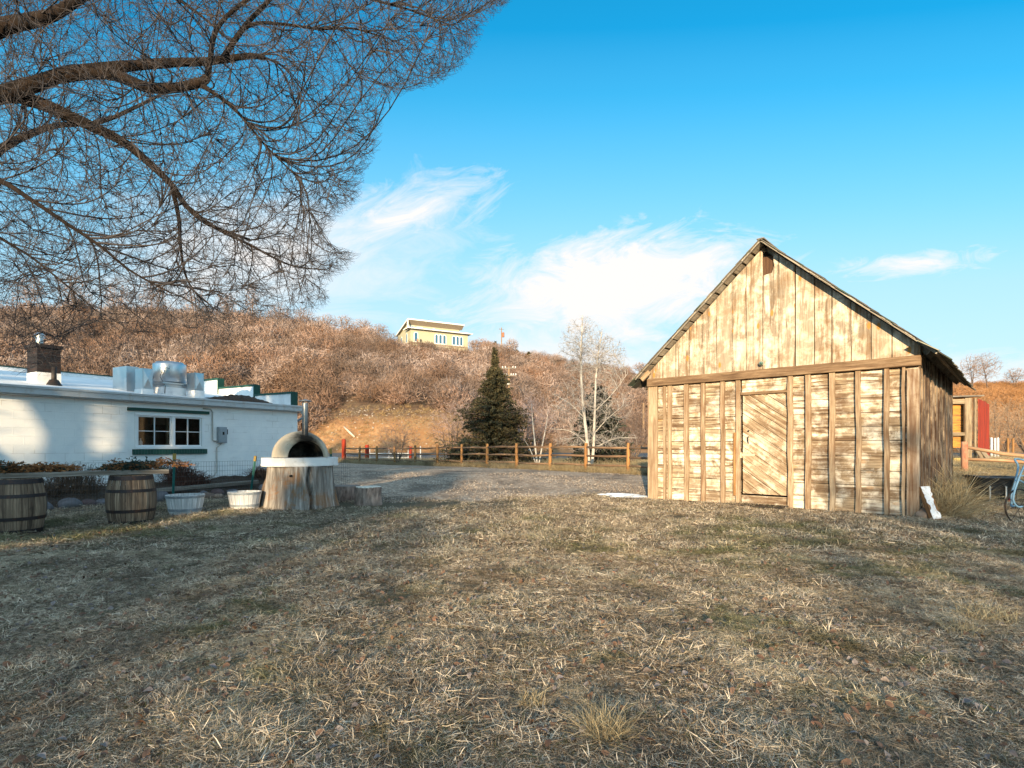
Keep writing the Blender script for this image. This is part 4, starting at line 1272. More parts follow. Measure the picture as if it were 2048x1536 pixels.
D0 = 26.0
Wd = m_wood('tan shed post', (.42, .34, .23), (.31, .24, .155), (.14, .1, .065), (.12, .08, .05), .5)
WL = m_wood('sunlit plank wall', (.72, .36, .07), (.55, .25, .05), (.2, .1, .04), (.18, .09, .04), .5, .8)
X0 = at(1890, 940, D0).x; zb = float(gz(X0, D0)); xr = at(1963, 940, D0).x; ztop = at(1900, 796, D0).z
mb = MB(); xa, xb = at(1958, 0, D0).x, at(1963.5, 0, D0 + 1.2).x
k = 0
for yy in np.arange(D0 + .1, D0 + 3.4, .22):      # red end boards run back from the near corner
    mb.box((at(1957, 0, D0).x + (yy - D0) * 1.0, yy, (zb + ztop) / 2), (.03, .205, ztop - zb - random.uniform(0, .12)), X=(1, -.5, 0), Y=(.9, .8, 0), along=2, jit=.004)
mb.build('red_boards', RED, sx)
mb = MB()
for (p0, p1, w) in ((1929, 1942, .1), (1948, 1952, .06)):
    a, b = at(p0, 0, D0).x, at(p1, 0, D0).x; mb.box(((a + b) / 2, D0 + .0, (zb + ztop) / 2), (b - a, w, ztop - zb), along=2)
mb.build('corner_posts', Wd, sx)
mb = MB(); a, b = X0 - 1.6, at(1930, 0, D0).x
for z in np.arange(at(0, 895, D0).z, ztop - .1, .26): mb.box(((a + b) / 2, D0 + .3, z + .12), (b - a + .25, .03, .25), along=0)
mb.build('inner_planks', WL, sx)
mb = MB(); z = at(0, 868, D0).z; mb.box(((a + b) / 2, D0 + .02, z), (b - a, .1, .16), along=0); mb.box(((a + b) / 2, D0 + .02, at(0, 803, D0).z), (b - a, .08, .22), along=0); mb.build('cross_beam', Wd, sx)
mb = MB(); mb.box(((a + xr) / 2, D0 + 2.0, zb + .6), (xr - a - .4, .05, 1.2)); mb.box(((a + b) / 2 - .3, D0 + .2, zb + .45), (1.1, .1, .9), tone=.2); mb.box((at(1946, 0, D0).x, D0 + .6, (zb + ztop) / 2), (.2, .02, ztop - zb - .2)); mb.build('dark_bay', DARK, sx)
mb = MB(); mb.box(((a + xr) / 2 - .2, D0 + 1.4, ztop + .05), (xr - a + .5, 3.0, .06), X=(1, 0, .03), Z=(-.03, 0, 1), along=0); mb.build('roof_boards', W_GREY, sx)
mb = MB(); mb.box((at(1909, 0, D0).x, D0 - .15, zb + .13), (.5, .3, .26)); tag(mb.build('yellow_crate', m_plain('faded yellow plastic', (.5, .36, .1), .6)), 'small faded yellow crate on the ground at the foot of the red shed', 'crate')
# fallen boards against the shed
for k, (p, q, lb) in enumerate((((1972, 935, 25.2), (1955, 900, 25.8), 'pale board leaning against the red shed behind the rails'), ((1990, 937, 24.6), (1949, 928, 25.4), 'pale board lying on the ground beside the red shed'), ((1984, 936, 25), (1961, 898, 25.9), 'grey board propped beside the pale leaning board at the shed'))):
    mb = MB(); a_, b_ = at(*p), at(*q); a_.z = max(a_.z, float(gz(a_.x, a_.y)) + .04); mb.bar(a_, b_, .25, .05, up=(0, -1, .4)); tag(mb.build('loose_board', Wd), lb, 'board')

# red post and two rails
rg = thing('red_rail_fence', 'faded red post with two sagging tan rails right of the barn', 'fence', (0, 0, 0))
pA = at(1929, 941, 20.5); pA.z = float(gz(pA.x, pA.y)); hp_ = 1.05
mb = MB(); mb.tube([pA - Vector((0, 0, .1)), pA + Vector((0, 0, .55)), pA + Vector((-.01, 0, hp_)), pA + Vector((-.01, 0, hp_ + .03))], [.115, .11, .1, .08], 10, .5, wob=.06)
mb.build('post', m_wood('peeling salmon paint', (.5, .19, .11), (.38, .12, .07), (.2, .07, .05), (.5, .33, .22), .8, 0, .5), rg, smooth=True)
pB = at(2230, 935, 18.5); pB.z = float(gz(pB.x, pB.y))
mb = MB(); mb.tube([pB - Vector((0, 0, .1)), pB + Vector((0, 0, 1.0))], [.11, .1], 10, .5, wob=.06); mb.build('post', RED, rg, smooth=True)
RT = m_wood('tan split rail', (.55, .4, .26), (.43, .29, .17), (.24, .13, .07), (.3, .1, .06), .5, 0, .5)
for (h0, h1, s) in ((.88, .62, -.06), (.44, .5, .01)):
    mb = MB(); m = (pA + pB) / 2
    mb.tube([pA + Vector((.05, 0, h0)), pA * .72 + pB * .28 + Vector((0, 0, h0 * .6 + h1 * .4 - .02 + s)), m + Vector((0, 0, (h0 + h1) / 2 + s - .05)), pB + Vector((0, 0, h1))], [.055, .065, .06, .05], 8, .7, wob=.08); mb.build('rail', RT, rg, smooth=True)

# white stakes and posts beyond
for px, py0, py1, lb, mt in ((1968, 876, 904, 'white stake close to the red shed wall', WP), (1976, 878, 904, 'white stake second from the red shed', WP), (1983, 875, 905, 'white stake in the middle of the row beyond the red shed', WP), (1990, 876, 905, 'white stake fourth from the red shed', WP), (1996, 875, 905, 'white stake at the far end of the row from the red shed', WP), (1967, 880, 903, 'thin red stake beside the red shed', RED), (2016, 876, 896, 'short orange-brown post in the sunlit field', RAILW), (2026, 876, 896, 'short orange-brown post beside its twin in the sunlit field', RAILW)):
    q0, q1 = at(px, py1, 38), at(px, py0, 38); g_ = float(gz(q0.x, q0.y)); mb = MB(); mb.tube([(q0.x, 38, g_ - .05), (q1.x, 38, q1.z - .05), (q1.x, 38, q1.z)], [.07, .065, .05], 8); tag(mb.build('field_stake', mt), lb, 'stake', 'stakes beyond the shed')

# wheelbarrow: black tub on a steel frame
wb0 = at(1979, 995, 14.2); wb0.z = float(gz(wb0.x, wb0.y))
wb = thing('wheelbarrow', 'black plastic tub wheelbarrow standing in the long dry grass by the barn', 'wheelbarrow', wb0, -.25)
N = NT('black tub plastic', .38); a = N.noise(N.obj(), 5, 6, .7); N.col(N.ramp(a, [(.4, (.02, .022, .026)), (.7, (.05, .055, .062))]))
mb = MB(); secs = []
for (z, w, l, o) in ((.17, .33, .21, 0), (.21, .39, .25, .0), (.575, .49, .31, 0), (.585, .55, .36, 0), (.615, .565, .375, 0), (.635, .555, .365, 0), (.64, .51, .33, 0), (.62, .485, .3, 0), (.3, .38, .22, 0), (.28, .34, .19, 0)):
    ring = []
    for k in range(32):
        a = 2 * math.pi * k / 32; ce, se = math.cos(a), math.sin(a)
        e = .5
        x = .92 * w * math.copysign(abs(ce) ** e, ce); y = l * math.copysign(abs(se) ** e, se)
        zz = z + (.06 * max(0, -x / .62) ** 2 + .02 * max(0, x / .62)) * (z > .5)
        ring.append((x, y, zz))
    secs.append(ring)
vs = [p for r in secs for p in r]; n = 32
fs = [(i * n + k, i * n + (k + 1) % n, (i + 1) * n + (k + 1) % n, (i + 1) * n + k) for i in range(len(secs) - 1) for k in range(n)] + [tuple(reversed(range(n))), tuple((len(secs) - 1) * n + k for k in range(n))]
mb.add(vs, fs); mb.build('tub', N.m, wb, smooth=True)
for (x, y) in ((-.14, -.3), (.2, -.3)):
    mb = MB(); mb.tube([(x, y, .0), (x, y - .0, .4), (x * .95, y + .06, .43)], .022, 8); mb.build('leg', GALV, wb)
mb = MB(); mb.tube([(-.3, -.15, .2), (.5, -.1, .21)], .018, 8); mb.tube([(-.3, .15, .2), (.5, .1, .21)], .018, 8); mb.build('frame', IRON, wb)
mb = MB()
for k in range(25):
    pass
mb.lathe([(.06, -.04), (.15, -.045), (.17, 0), (.15, .045), (.06, .04)], 24); o = mb.build('wheel', m_plain('dark tyre', (.02, .02, .02), .8), wb, (.35, .1, .17), smooth=True); o.rotation_euler = (math.pi / 2, 0, 0)
mb = MB(); mb.tube([(.33, -.16, .02), (.4, -.18, .18)], .03, 8); mb.build('brace', m_plain('red bracket', (.3, .02, .03), .5), wb)
mb = MB()
for k in range(40):
    a = random.uniform(0, 6.28); x, y = random.uniform(-.4, .4), random.uniform(-.2, .2)
    mb.tube([(x, y, .45), (x + .1 * math.cos(a), y + .08 * math.sin(a), .6 + random.uniform(0, .06)), (x + .25 * math.cos(a), y + .14 * math.sin(a), .58)], .004, 3)
tag(mb.build('dry_twigs', m_twig('dry twigs', (.16, .1, .06), (.3, .2, .13)), None, wb0), 'loose dry twigs lying in the black wheelbarrow tub', 'twigs', kind='stuff').rotation_euler = (0, 0, -.25)

# blue tube-framed wheel hoe, cut by the frame edge
hc = at(2038, 1017.5, 10.2); hg = float(gz(hc.x, hc.y)); rad = .31
wh = thing('wheel_hoe', 'old blue tube-framed cart with a thin dark spoked wheel standing on the lawn', 'garden cultivator', (hc.x, hc.y, hg), .2)
BLUE = m_plain('chalky blue paint', (.2, .36, .5), .45, .1, .2, 8, .1, (.35, .42, .46))
mb = MB(); n = 48; pts = [(rad * math.cos(2 * math.pi * k / n), 0, rad + rad * math.sin(2 * math.pi * k / n)) for k in range(n + 1)]
mb.tube(pts, .014, 8, caps=False); tyre = mb.build('wheel', IRON, wh, smooth=True)
mb = MB()
for k in range(8): a = 2 * math.pi * k / 8 + .2; mb.tube([(0, .03 * (-1) ** k, rad), (rad * math.cos(a), 0, rad + rad * math.sin(a))], .004, 6)
mb.build('spokes', IRON, tyre); mb = MB(); mb.tube([(0, -.06, rad), (0, .06, rad)], .022, 10); mb.build('hub', IRON, tyre)
for s in (-1, 1):
    mb = MB(); y = .055 * s; dx = .1 * (s > 0)
    C = resample([(0, y, rad), (-.1, y, rad + .0), (-.19 + dx, y, rad + .08), (-.2 + dx, y, rad + .2), (-.12 + dx, y, rad + .42), (.02 + dx * .5, y * 1.2, rad + .72), (.1, y * 2.5, rad + .86), (.5, y * 3, rad + .8)], 28)
    mb.tube([tuple(q) for q in C], .017, 10); mb.build('frame_tube', BLUE, wh, smooth=True)
mb = MB(); mb.tube([tuple(q) for q in resample([(-.1, -.05, rad + .5), (.2, 0, rad + .4), (.75, 0, rad + .3), (1.1, 0, .2)], 14)], .016, 10); mb.tube([(-.05, -.06, rad + .56), (.35, 0, rad + .55), (.7, 0, rad + .62)], .014, 8); mb.build('frame_tube', BLUE, wh, smooth=True)
mb = MB(); mb.tube([(1.05, -.02, 0.0), (1.05, 0, .3)], .02, 8); mb.tube([(.5, -.16, rad + .8), (.85, -.2, rad + .78)], .02, 8); mb.tube([(.5, .16, rad + .8), (.85, .2, rad + .78)], .02, 8); mb.build('handle', IRON, wh)

# ================================================================== plants
def bare_tree(name, label, cat, base, stems, crown, nlev, radii, mats, seed, group=None, npt=5, lev_bias=.9, droop=.02, upturn=.06, parts=('trunk', 'branches')):
    """stems: list of polylines with radii (local); crown: function(n) -> targets (local)"""
    t = thing(name, label, cat, base, 0, group)
    mb = MB(); nodes, dirs = [], []
    for pts, r0, r1 in stems:
        C = resample(pts, 14); rr = np.linspace(r0, r1, 14)
        mb.tube([tuple(q) for q in C], list(rr), 10, .5, wob=.05)
        c, d = curve_nodes(C[None], 3); nodes.append(c); dirs.append(d)
    mb.build(parts[0], mats[0], t, smooth=True)
    nodes, dirs = np.concatenate(nodes), np.concatenate(dirs); out = []
    for lv, (n, r) in enumerate(zip(nlev, radii)):
        T = crown(n, lv)
        C = grow(nodes, dirs, T, npt, lev_bias, 16, droop, .05, upturn)
        R = np.linspace(r, r * .4, npt)[None].repeat(n, 0)
        V, Q, m = np_tubes(C, R, 3 if lv else 5); out.append((V, Q, np.clip(rng.random(n)[m] * .6 + .2 + .1 * lv, 0, 1)))
        c, d = curve_nodes(C, 1); nodes = np.concatenate([nodes, c]); dirs = np.concatenate([dirs, d])
    V, Q, tn = merge(out)
    mkobj(parts[1], npmesh(parts[1], V, Q, tn), mats[1], t)
    return t


def ell(c, r, pw=.6, cut=None):
    def f(n, lv=0):
        v = rng.normal(size=(n, 3)); v /= np.linalg.norm(v, axis=1, keepdims=True)
        s = rng.random((n, 1)) ** (pw if lv else .5) * (1 if lv else .8)
        P = np.array(c) + v * s * np.array(r)
        if cut is not None: P[:, 2] = np.maximum(P[:, 2], cut + rng.random(n) * .3)
        return P
    return f


def mixf(*fs):
    w = np.array([f[0] for f in fs]); w = w / w.sum()
    return lambda n, lv=0: np.concatenate([f[1](k, lv) for f, k in zip(fs, np.maximum(1, (w * n).astype(int)))] + [fs[0][1](max(0, n - int(np.maximum(1, (w * n).astype(int)).sum())), lv)])[:n]


# --- the big tree whose crown fills the upper left of the view
BT = m_bark('shaded furrowed bark', (.005, .0035, .003), (.024, .0135, .008), .8, 1.0)  # bark darkened in place of real shade on the limbs
TW = m_twig('grey brown twigs', (.024, .023, .027), (.1, .085, .084))
tb = Vector((-13.6, 9.6, 0))
tree = thing('big_bare_tree', 'huge leafless tree with dark drooping limbs and dense fine twigs over the yard', 'tree', tb)
LIMBS = [  # px, py, depth ... radius at start and end in metres
    ([(-460, 700, 9.4), (-430, 420, 9.3), (-330, 300, 9.1), (-150, 235, 8.9), (0, 190, 8.8), (70, 168, 8.8), (130, 148, 8.8), (185, 140, 8.8), (250, 133, 8.9), (330, 126, 9.0), (420, 122, 9.1), (500, 112, 9.2), (530, 116, 9.3)], 0.272, 0.043),
    ([(120, 152, 8.8), (190, 145, 8.8), (235, 152, 8.75), (290, 173, 8.7), (345, 176, 8.7), (400, 165, 8.7), (414, 155, 8.7)], 0.104, 0.060),
    ([(414, 160, 8.7), (420, 120, 8.75), (432, 62, 8.8), (470, 18, 8.9), (540, -30, 9.0)], 0.048, 0.025),
    ([(-150, 240, 8.9), (0, 192, 8.9), (60, 200, 9.0), (125, 226, 9.1), (190, 256, 9.3), (250, 286, 9.5), (305, 332, 9.7), (345, 372, 9.9), (375, 415, 10), (420, 450, 10.2), (500, 480, 10.4)], 0.136, 0.025),
    ([(-330, 300, 8.4), (-150, 120, 8.2), (0, 56, 8.1), (60, 42, 8.1), (110, 27, 8.2), (170, -10, 8.3), (260, -60, 8.4)], 0.160, 0.051),
    ([(445, 118, 9.1), (470, 80, 9.1), (500, 40, 9.2), (530, 10, 9.2), (560, -30, 9.3)], 0.048, 0.030),
    ([(480, 60, 9.15), (520, 46, 9.2), (580, 50, 9.4), (640, 58, 9.6), (705, 57, 9.8), (760, 72, 10)], 0.032, 0.013),
    ([(-300, 420, 10.8), (-100, 380, 11), (0, 300, 11.2), (60, 268, 11.3), (120, 250, 11.4), (200, 244, 11.6), (280, 210, 11.7), (335, 182, 11.8)], 0.112, 0.021),
    ([(-300, 330, 7.6), (-120, 320, 7.4), (0, 362, 7.3), (60, 398, 7.3), (130, 445, 7.4), (200, 492, 7.5), (262, 542, 7.6), (340, 585, 7.7)], 0.048, 0.010),
    ([(405, 172, 8.7), (440, 195, 8.7), (480, 230, 8.8), (530, 290, 9), (590, 350, 9.2)], 0.036, 0.010),
    ([(345, 376, 9.9), (358, 440, 10.1), (362, 500, 10.3), (375, 560, 10.5), (410, 610, 10.6)], 0.044, 0.010),
    ([(370, 410, 10), (430, 455, 10.2), (500, 490, 10.4), (580, 530, 10.6), (650, 540, 10.8)], 0.040, 0.010),
    ([(-200, 520, 10), (-60, 460, 10), (40, 500, 10.2), (120, 560, 10.3), (190, 620, 10.4)], 0.040, 0.010),
    ([(560, -120, 9.4), (640, -60, 9.6), (720, -10, 9.8), (820, 20, 10), (900, 50, 10.2)], 0.040, 0.010),
    ([(250, -100, 9.8), (320, -30, 10), (400, 30, 10.2), (470, 90, 10.4)], 0.040, 0.017),
]
nodes, dirs = [], []
for k, (pts, r0, r1) in enumerate(LIMBS):
    P = [at(*q) - tb for q in pts]
    if k == 0: P = [Vector((0, 0, -.1)), Vector((.05, 0, 1.2))] + P[1:]
    C = resample(P, 40); rr = np.linspace(0, 1, 40); rr = r0 + (r1 - r0) * rr ** .8
    if k == 0: rr = np.interp(np.arange(40), [0, 8, 13, 39], [.36, .26, .13, .036])
    mb = MB(); mb.tube([tuple(q) for q in C], list(rr), 12, .5, wob=.06)
    mb.build('trunk' if k == 0 else 'limb', BT, tree, smooth=True)
    c, d = curve_nodes(C[None], 12 if k == 0 else 3); nodes.append(c); dirs.append(d)
nodes, dirs = np.concatenate(nodes), np.concatenate(dirs)
SIL = [(-420, -260), (600, -260), (1010, -200), (1040, -40), (1010, 10), (960, 62), (930, 130), (870, 175), (800, 190), (762, 220), (752, 300), (722, 350), (716, 400), (668, 440), (650, 470), (672, 498), (715, 505), (690, 540), (650, 565), (655, 605), (600, 640), (500, 640), (430, 690), (300, 690), (200, 740), (60, 760), (-100, 700), (-420, 600)]


def in_poly(x, y, poly):
    r = np.zeros(len(x), bool); j = len(poly) - 1
    for i in range(len(poly)):
        xi, yi = poly[i]; xj, yj = poly[j]
        r ^= ((yi > y) != (yj > y)) & (x < (xj - xi) * (y - yi) / (yj - yi + 1e-9) + xi)
        j = i
    return r


def sil_targets(n, inset=1.0):
    out = np.zeros((0, 3))
    while len(out) < n:
        x = rng.uniform(-420, 1050, n * 3); y = rng.uniform(-260, 760, n * 3)
        cx_, cy_ = 250, 150
        ok = in_poly(cx_ + (x - cx_) / inset, cy_ + (y - cy_) / inset, SIL)
        # thinner low down, where the hill shows through
        ok &= rng.random(n * 3) < np.where(y > 600, .7 - .6 * np.clip((y - 600) / 150, 0, 1), 1.0)
        ok &= rng.random(n * 3) < np.where((x < 0) | (y < -30), .35, 1.0)
        x, y = x[ok], y[ok]
        d = 9.2 + np.clip(rng.normal(0, 1.25, len(x)), -2.6, 3.2) + (y - 150) * .0012
        out = np.concatenate([out, np.stack([(x - CX) / F * d - tb.x, d - tb.y, CH - (y - HY) / F * d - tb.z], 1)])
    return out[:n]


out = []
for lv, (n, r, npt, ins, dr, up, bi) in enumerate(((280, .014, 9, .9, .26, -.03, .75), (2200, .0078, 7, .97, .2, .02, 1.0), (14000, .0042, 5, .99, .12, .07, 1.2), (64000, .0024, 5, 1.02, .08, .14, 1.2))):
    T = sil_targets(n, ins)
    C = grow(nodes, dirs, T, npt, bi, 18, dr, .07, up)
    R = np.linspace(r, r * .45, npt)[None].repeat(n, 0)
    V, Q, m = np_tubes(C, R, 4 if lv < 2 else 3); out.append((V, Q, rng.random(n)[m] * (.5 + .5 * (lv > 1))))
    c, d = curve_nodes(C, 1); nodes = np.concatenate([nodes, c]); dirs = np.concatenate([dirs, d])
V, Q, tn = merge(out)
tw = mkobj('twigs', npmesh('twigs', V, Q, tn), TW, tree)

# --- aspen with two pale stems
ASP = m_bark('pale aspen bark', (.36, .33, .3), (.58, .54, .49), .6, .3); ASPB = m_twig('pale aspen twigs', (.22, .2, .19), (.45, .41, .38))
q = at(1180, 928, 29); q.z = float(gz(q.x, q.y))
k = 29 / F
L_ = lambda px, py, dy=0: ((px - 1180) * k, dy, (928 - py) * k)
bare_tree('aspen_tree', 'tall leafless aspen with two white stems behind the brown fence', 'tree', q,
          [([L_(1178, 928), L_(1175, 880), L_(1168, 820), L_(1163, 760), L_(1162, 700), L_(1164, 650), L_(1165, 622)], .1, .02), ([L_(1183, 928), L_(1187, 890), L_(1189, 830), L_(1191, 770), L_(1194, 720), L_(1200, 680), L_(1204, 655)], .085, .02),
           ([L_(1170, 830), L_(1140, 800), L_(1105, 780)], .022, .008), ([L_(1188, 860), L_(1215, 830), L_(1245, 805)], .025, .008), ([L_(1186, 890), L_(1230, 870), L_(1275, 868)], .022, .008), ([L_(1174, 880), L_(1140, 855), L_(1100, 850)], .022, .008), ([L_(1190, 815), L_(1225, 780), L_(1255, 740)], .022, .008)],
          mixf((3, ell(L_(1165, 690), (1.35, 1.3, 1.75))), (3, ell(L_(1205, 715), (1.4, 1.3, 1.5))), (2.4, ell(L_(1180, 800), (2.5, 1.6, 1.7))), (1.2, ell(L_(1190, 875), (2.4, 1.6, .7)))), (160, 1300, 8500), (.014, .008, .0062), (ASP, ASPB), 3)
# --- small birch
q = at(1076, 925, 31); q.z = float(gz(q.x, q.y)); k = 31 / F; L_ = lambda px, py, dy=0: ((px - 1076) * k, dy, (925 - py) * k)
bare_tree('birch_tree', 'small leafless birch with three slim white stems right of the dark juniper', 'tree', q, [([L_(1075, 925), L_(1070, 880), L_(1066, 840), L_(1063, 800)], .06, .015), ([L_(1077, 925), L_(1085, 880), L_(1092, 845), L_(1096, 815)], .05, .012), ([L_(1074, 925), L_(1060, 890), L_(1048, 870)], .04, .01)], mixf((2, ell(L_(1065, 805), (.9, .9, 1.1))), (1, ell(L_(1095, 830), (.8, .8, .9)))), (40, 200, 700), (.012, .007, .005), (ASP, m_twig('mauve twigs', (.3, .22, .22), (.46, .36, .34))), 4)

BRB = m_bark('grey brown bark', (.07, .052, .045), (.2, .15, .12), 1.2, .6); BRT = m_twig('dark shrub twigs', (.09, .06, .05), (.24, .17, .14)); MAU = m_twig('mauve willow twigs', (.24, .16, .15), (.42, .31, .28)); TANT = m_twig('tan brush twigs', (.22, .15, .1), (.4, .28, .19))


def shrub(name, label, px, pyb, d, w, h, n, mat, ns=7, group=None, dy=1.0, low=.1, cat='shrub'):
    q = at(px, pyb, d); q.z = ground_at(q.x, q.y)
    st = []
    for i in range(ns):
        a = random.uniform(0, 6.28); r = random.uniform(.2, .75)
        st.append(([(0, 0, -.05), (math.cos(a) * w * .12, math.sin(a) * w * .12, h * .25), (math.cos(a) * w * r * .5, math.sin(a) * w * r * .5, h * random.uniform(.5, .8))], .02 * h ** .6 + .008, .006))
    return bare_tree(name, label, cat, q, st, ell((0, 0, h * .56), (w / 2, w / 2 * dy, h * .46), .5, low), (n // 12, n // 3, n), (.012, .008, .0058), (BRB, mat), 0, group)


shrub('bare_shrub', 'round dark leafless shrub behind the rail fence left of the juniper', 795, 925, 37, 3.3, 2.9, 1100, BRT)
shrub('bare_shrub', 'spreading dark leafless shrub leaning left against the juniper', 905, 918, 36, 3.6, 3.4, 800, BRT, 6)
shrub('willow_shrub', 'tall mauve leafless willow thicket between the juniper and the aspen', 1050, 912, 46, 5.6, 5.4, 1600, MAU, 12, 'mauve willow thickets')
shrub('willow_shrub', 'mauve leafless thicket behind the juniper, left of its trunk', 915, 905, 52, 6, 5.2, 1400, MAU, 12, 'mauve willow thickets')
shrub('bare_shrub', 'brown leafless thicket between the aspen and the barn wall', 1262, 918, 40, 6.5, 4.6, 1800, BRT, 14)
shrub('bare_shrub', 'brown leafless thicket low behind the fence just right of the aspen stems', 1232, 922, 35, 3.2, 1.7, 800, BRT, 9)
shrub('bare_shrub', 'large tangled tan shrub in sun beyond the red shed', 1995, 905, 44, 7.2, 5.2, 2400, TANT, 16)
shrub('bare_shrub', 'large tangled tan shrub at the right edge beyond the sunlit field', 2062, 905, 50, 8.0, 5.6, 2200, TANT, 16)
shrub('bare_shrub', 'tan bare brush showing just above the red shed roof', 1925, 900, 56, 8.0, 5.6, 1800, TANT, 14)
# dry stalks in the planting bed
DRYB = m_twig('dead brown stalks', (.06, .042, .032), (.2, .13, .085)); RUST = m_twig('rusty dead stalks', (.07, .035, .028), (.16, .075, .05))
for k, (px, w, h, n, mt, lb) in enumerate(((150, 1.6, .75, 420, DRYB, 'clump of dry pale stalks against the wall between the two barrels'), (360, 1.1, .75, 620, RUST, 'dark rusty dead bush under the kitchen window behind the left tub'), (85, .9, .4, 260, DRYB, 'low dry stalks against the wall behind the far left barrel'), (523, .8, .45, 420, RUST, 'low dark dead bush at the wall left of the big stump'), (395, .7, .4, 260, RUST, 'small low dead bush at the wall just right of the rusty bush'))):
    c = bedp(px, q=.5, dz=.3)
    t = thing('dead_plant', lb, 'plant', c, 0, 'dead plants in the bed'); P, R = [], []
    for i in range(n):
        a, rr = random.uniform(0, 6.28), random.random() ** .6 * w / 2; b = np.array([math.cos(a) * rr * .7, math.sin(a) * rr * .35, -.1]); hh = h * random.uniform(.4, 1) * (1 - .5 * (rr / (w / 2)) ** 2)
        e = b + np.array([random.gauss(0, .12) + math.cos(a) * .06, random.gauss(0, .08), hh + .1]); m_ = (b + e) / 2 + np.array([random.gauss(0, .04), random.gauss(0, .04), .05])
        P.append([b, m_, e, e + np.array([random.gauss(0, .06), random.gauss(0, .06), random.uniform(-.05, .03)])]); R.append([.005, .0045, .004, .003])
    V, Q, m = np_tubes(np.array(P), np.array(R), 3); mkobj('stalks', npmesh('stalks', V, Q, rng.random(n)[m]), mt, t)
    P, R = [], []
    for i in range(n // 2):
        a, rr = random.uniform(0, 6.28), random.random() ** .6 * w / 2; b = np.array([math.cos(a) * rr, math.sin(a) * rr * .5, random.uniform(0, h * .6)]); v = rng.normal(size=3) * .04
        P.append([b, b + v * .5 + [0, 0, .01], b + v]); R.append([.008, .015, .004])
    V, Q, m = np_ribbons(np.array(P), np.array(R)); mkobj('dead_leaves', npmesh('dead_leaves', V, Q, rng.random(len(P))[m]), mt, t)

# --- conifers
NJ = m_leaf('olive brown juniper foliage', [(0, (.03, .03, .016)), (.4, (.08, .072, .034)), (.75, (.15, .12, .058)), (1, (.22, .16, .08))], .15)
NS = m_leaf('dark spruce foliage', [(0, (.012, .018, .014)), (.5, (.035, .045, .03)), (1, (.075, .075, .045))], .12)


def conifer(name, label, base, h, prof, n, mat, seed, leaf=.2, droop=.2, group=None, low=.02, trunk=.12, cat='evergreen tree', nb=None, ribs=8):
    """prof(f): crown radius at height fraction f; foliage is sprays along real branches"""
    r2 = np.random.default_rng(seed); t = thing(name, label, cat, base, r2.random() * 6, group)
    mb = MB(); mb.tube([(0, 0, -.1), (0, .02, h * .4), (.02, 0, h * .8), (0, 0, h)], [trunk, trunk * .7, trunk * .3, .012], 10, .5, wob=.04); mb.build('trunk', BRB, t, smooth=True)
    nb = nb or n // 48
    f = low + (1 - low) * (1 - np.sqrt(r2.random(nb))) ** .9; a = r2.random(nb) * 2 * np.pi
    R = np.array([prof(q) for q in f]) * r2.uniform(.42, 1.15, nb)
    o = np.stack([0 * f, 0 * f, f * h], 1); up = r2.uniform(-droop, .25, nb)
    e = np.stack([np.cos(a) * R, np.sin(a) * R, f * h + R * up], 1)
    C = np.stack([o, o * .4 + e * .6 + np.array([0, 0, .06]), e], 1)
    V, Q, m = np_tubes(C, np.stack([.012 + R * .012, .008 + R * .006, 0 * R + .004], 1), 4); mkobj('branches', npmesh('branches', V, Q, r2.random(nb)[m]), BRT, t)
    k = n // nb; s = r2.random((nb, k)) ** .65
    c = o[:, None] * (1 - s[..., None]) + e[:, None] * s[..., None] + np.array([0, 0, .05]) * np.sin(s * 3.1)[..., None]
    c = c + r2.normal(0, 1, c.shape) * (leaf * .55) * (.5 + .5 * (1 - s))[..., None]
    d = np.stack([np.cos(a), np.sin(a), up], 1)[:, None] + r2.normal(0, .75, (nb, k, 3)); d /= np.linalg.norm(d, axis=2, keepdims=True)
    l = leaf * r2.uniform(.5, 1.2, (nb, k, 1)); c = c.reshape(-1, 3); d = (d * l).reshape(-1, 3)
    P = np.stack([c, c + d * .5, c + d + [0, 0, -.02]], 1); W = np.array([[.028, .05, .01]]) * (leaf / .2) * r2.uniform(.6, 1.2, (len(c), 1))
    V, Q, m = np_ribbons(P, W); tn = np.clip(r2.random(nb)[:, None] * .55 + r2.random((nb, k)) * .45, 0, 1).ravel(); mkobj('foliage', npmesh('foliage', V, Q, tn[m]), mat, t)
    return t


def g_at(px, d, z=None):
    q = at(px, HY, d); q.z = ground_at(q.x, q.y); return q


conifer('juniper_tree', 'broad dark juniper with a thin pointed top behind the rail fence', g_at(990, 34), (928 - 695) * 34 / F, lambda f: (3.2 * max(0, 1 - f * 1.2) ** .74 * (.78 + .22 * math.sin(f * 19)) + .3 * (1 - f) + .06), 62000, NJ, 5, .14, .1, None, .02, .16)
conifer('spruce_tree', 'dark drooping spruce standing right behind the white aspen stems', g_at(1196, 33), (922 - 752) * 33 / F, lambda f: 2.1 * (1 - f) ** .8 + .1, 26000, NS, 6, .15, .45, None, .03)
conifer('juniper_bush', 'low dark juniper bush at the foot of the tall juniper, on its left', g_at(930, 33), 1.6, lambda f: 1.3 * (1 - f) ** .5, 5000, NS, 8, .18, .2, None, .02, .05, 'shrub')
for k, (px, d, h, lb) in enumerate(((990, 152, 3.2, 'small dark conifer on the ridge just left of the power pole'), (1034, 152, 2.6, 'small dark conifer on the ridge right of the power pole'), (1056, 154, 2.2, 'tiny yellow-green conifer on the ridge farthest right of the power pole'), (1160, 140, 2.6, 'dark round evergreen high on the slope behind the aspen top'))):
    conifer('ridge_conifer', lb, g_at(px, d), h, lambda f: 1.0 * (1 - f) ** .7 + .05, 900, NS if k < 2 else NJ, 20 + k, .35, .2, 'small conifers on the ridge', .02, .06)

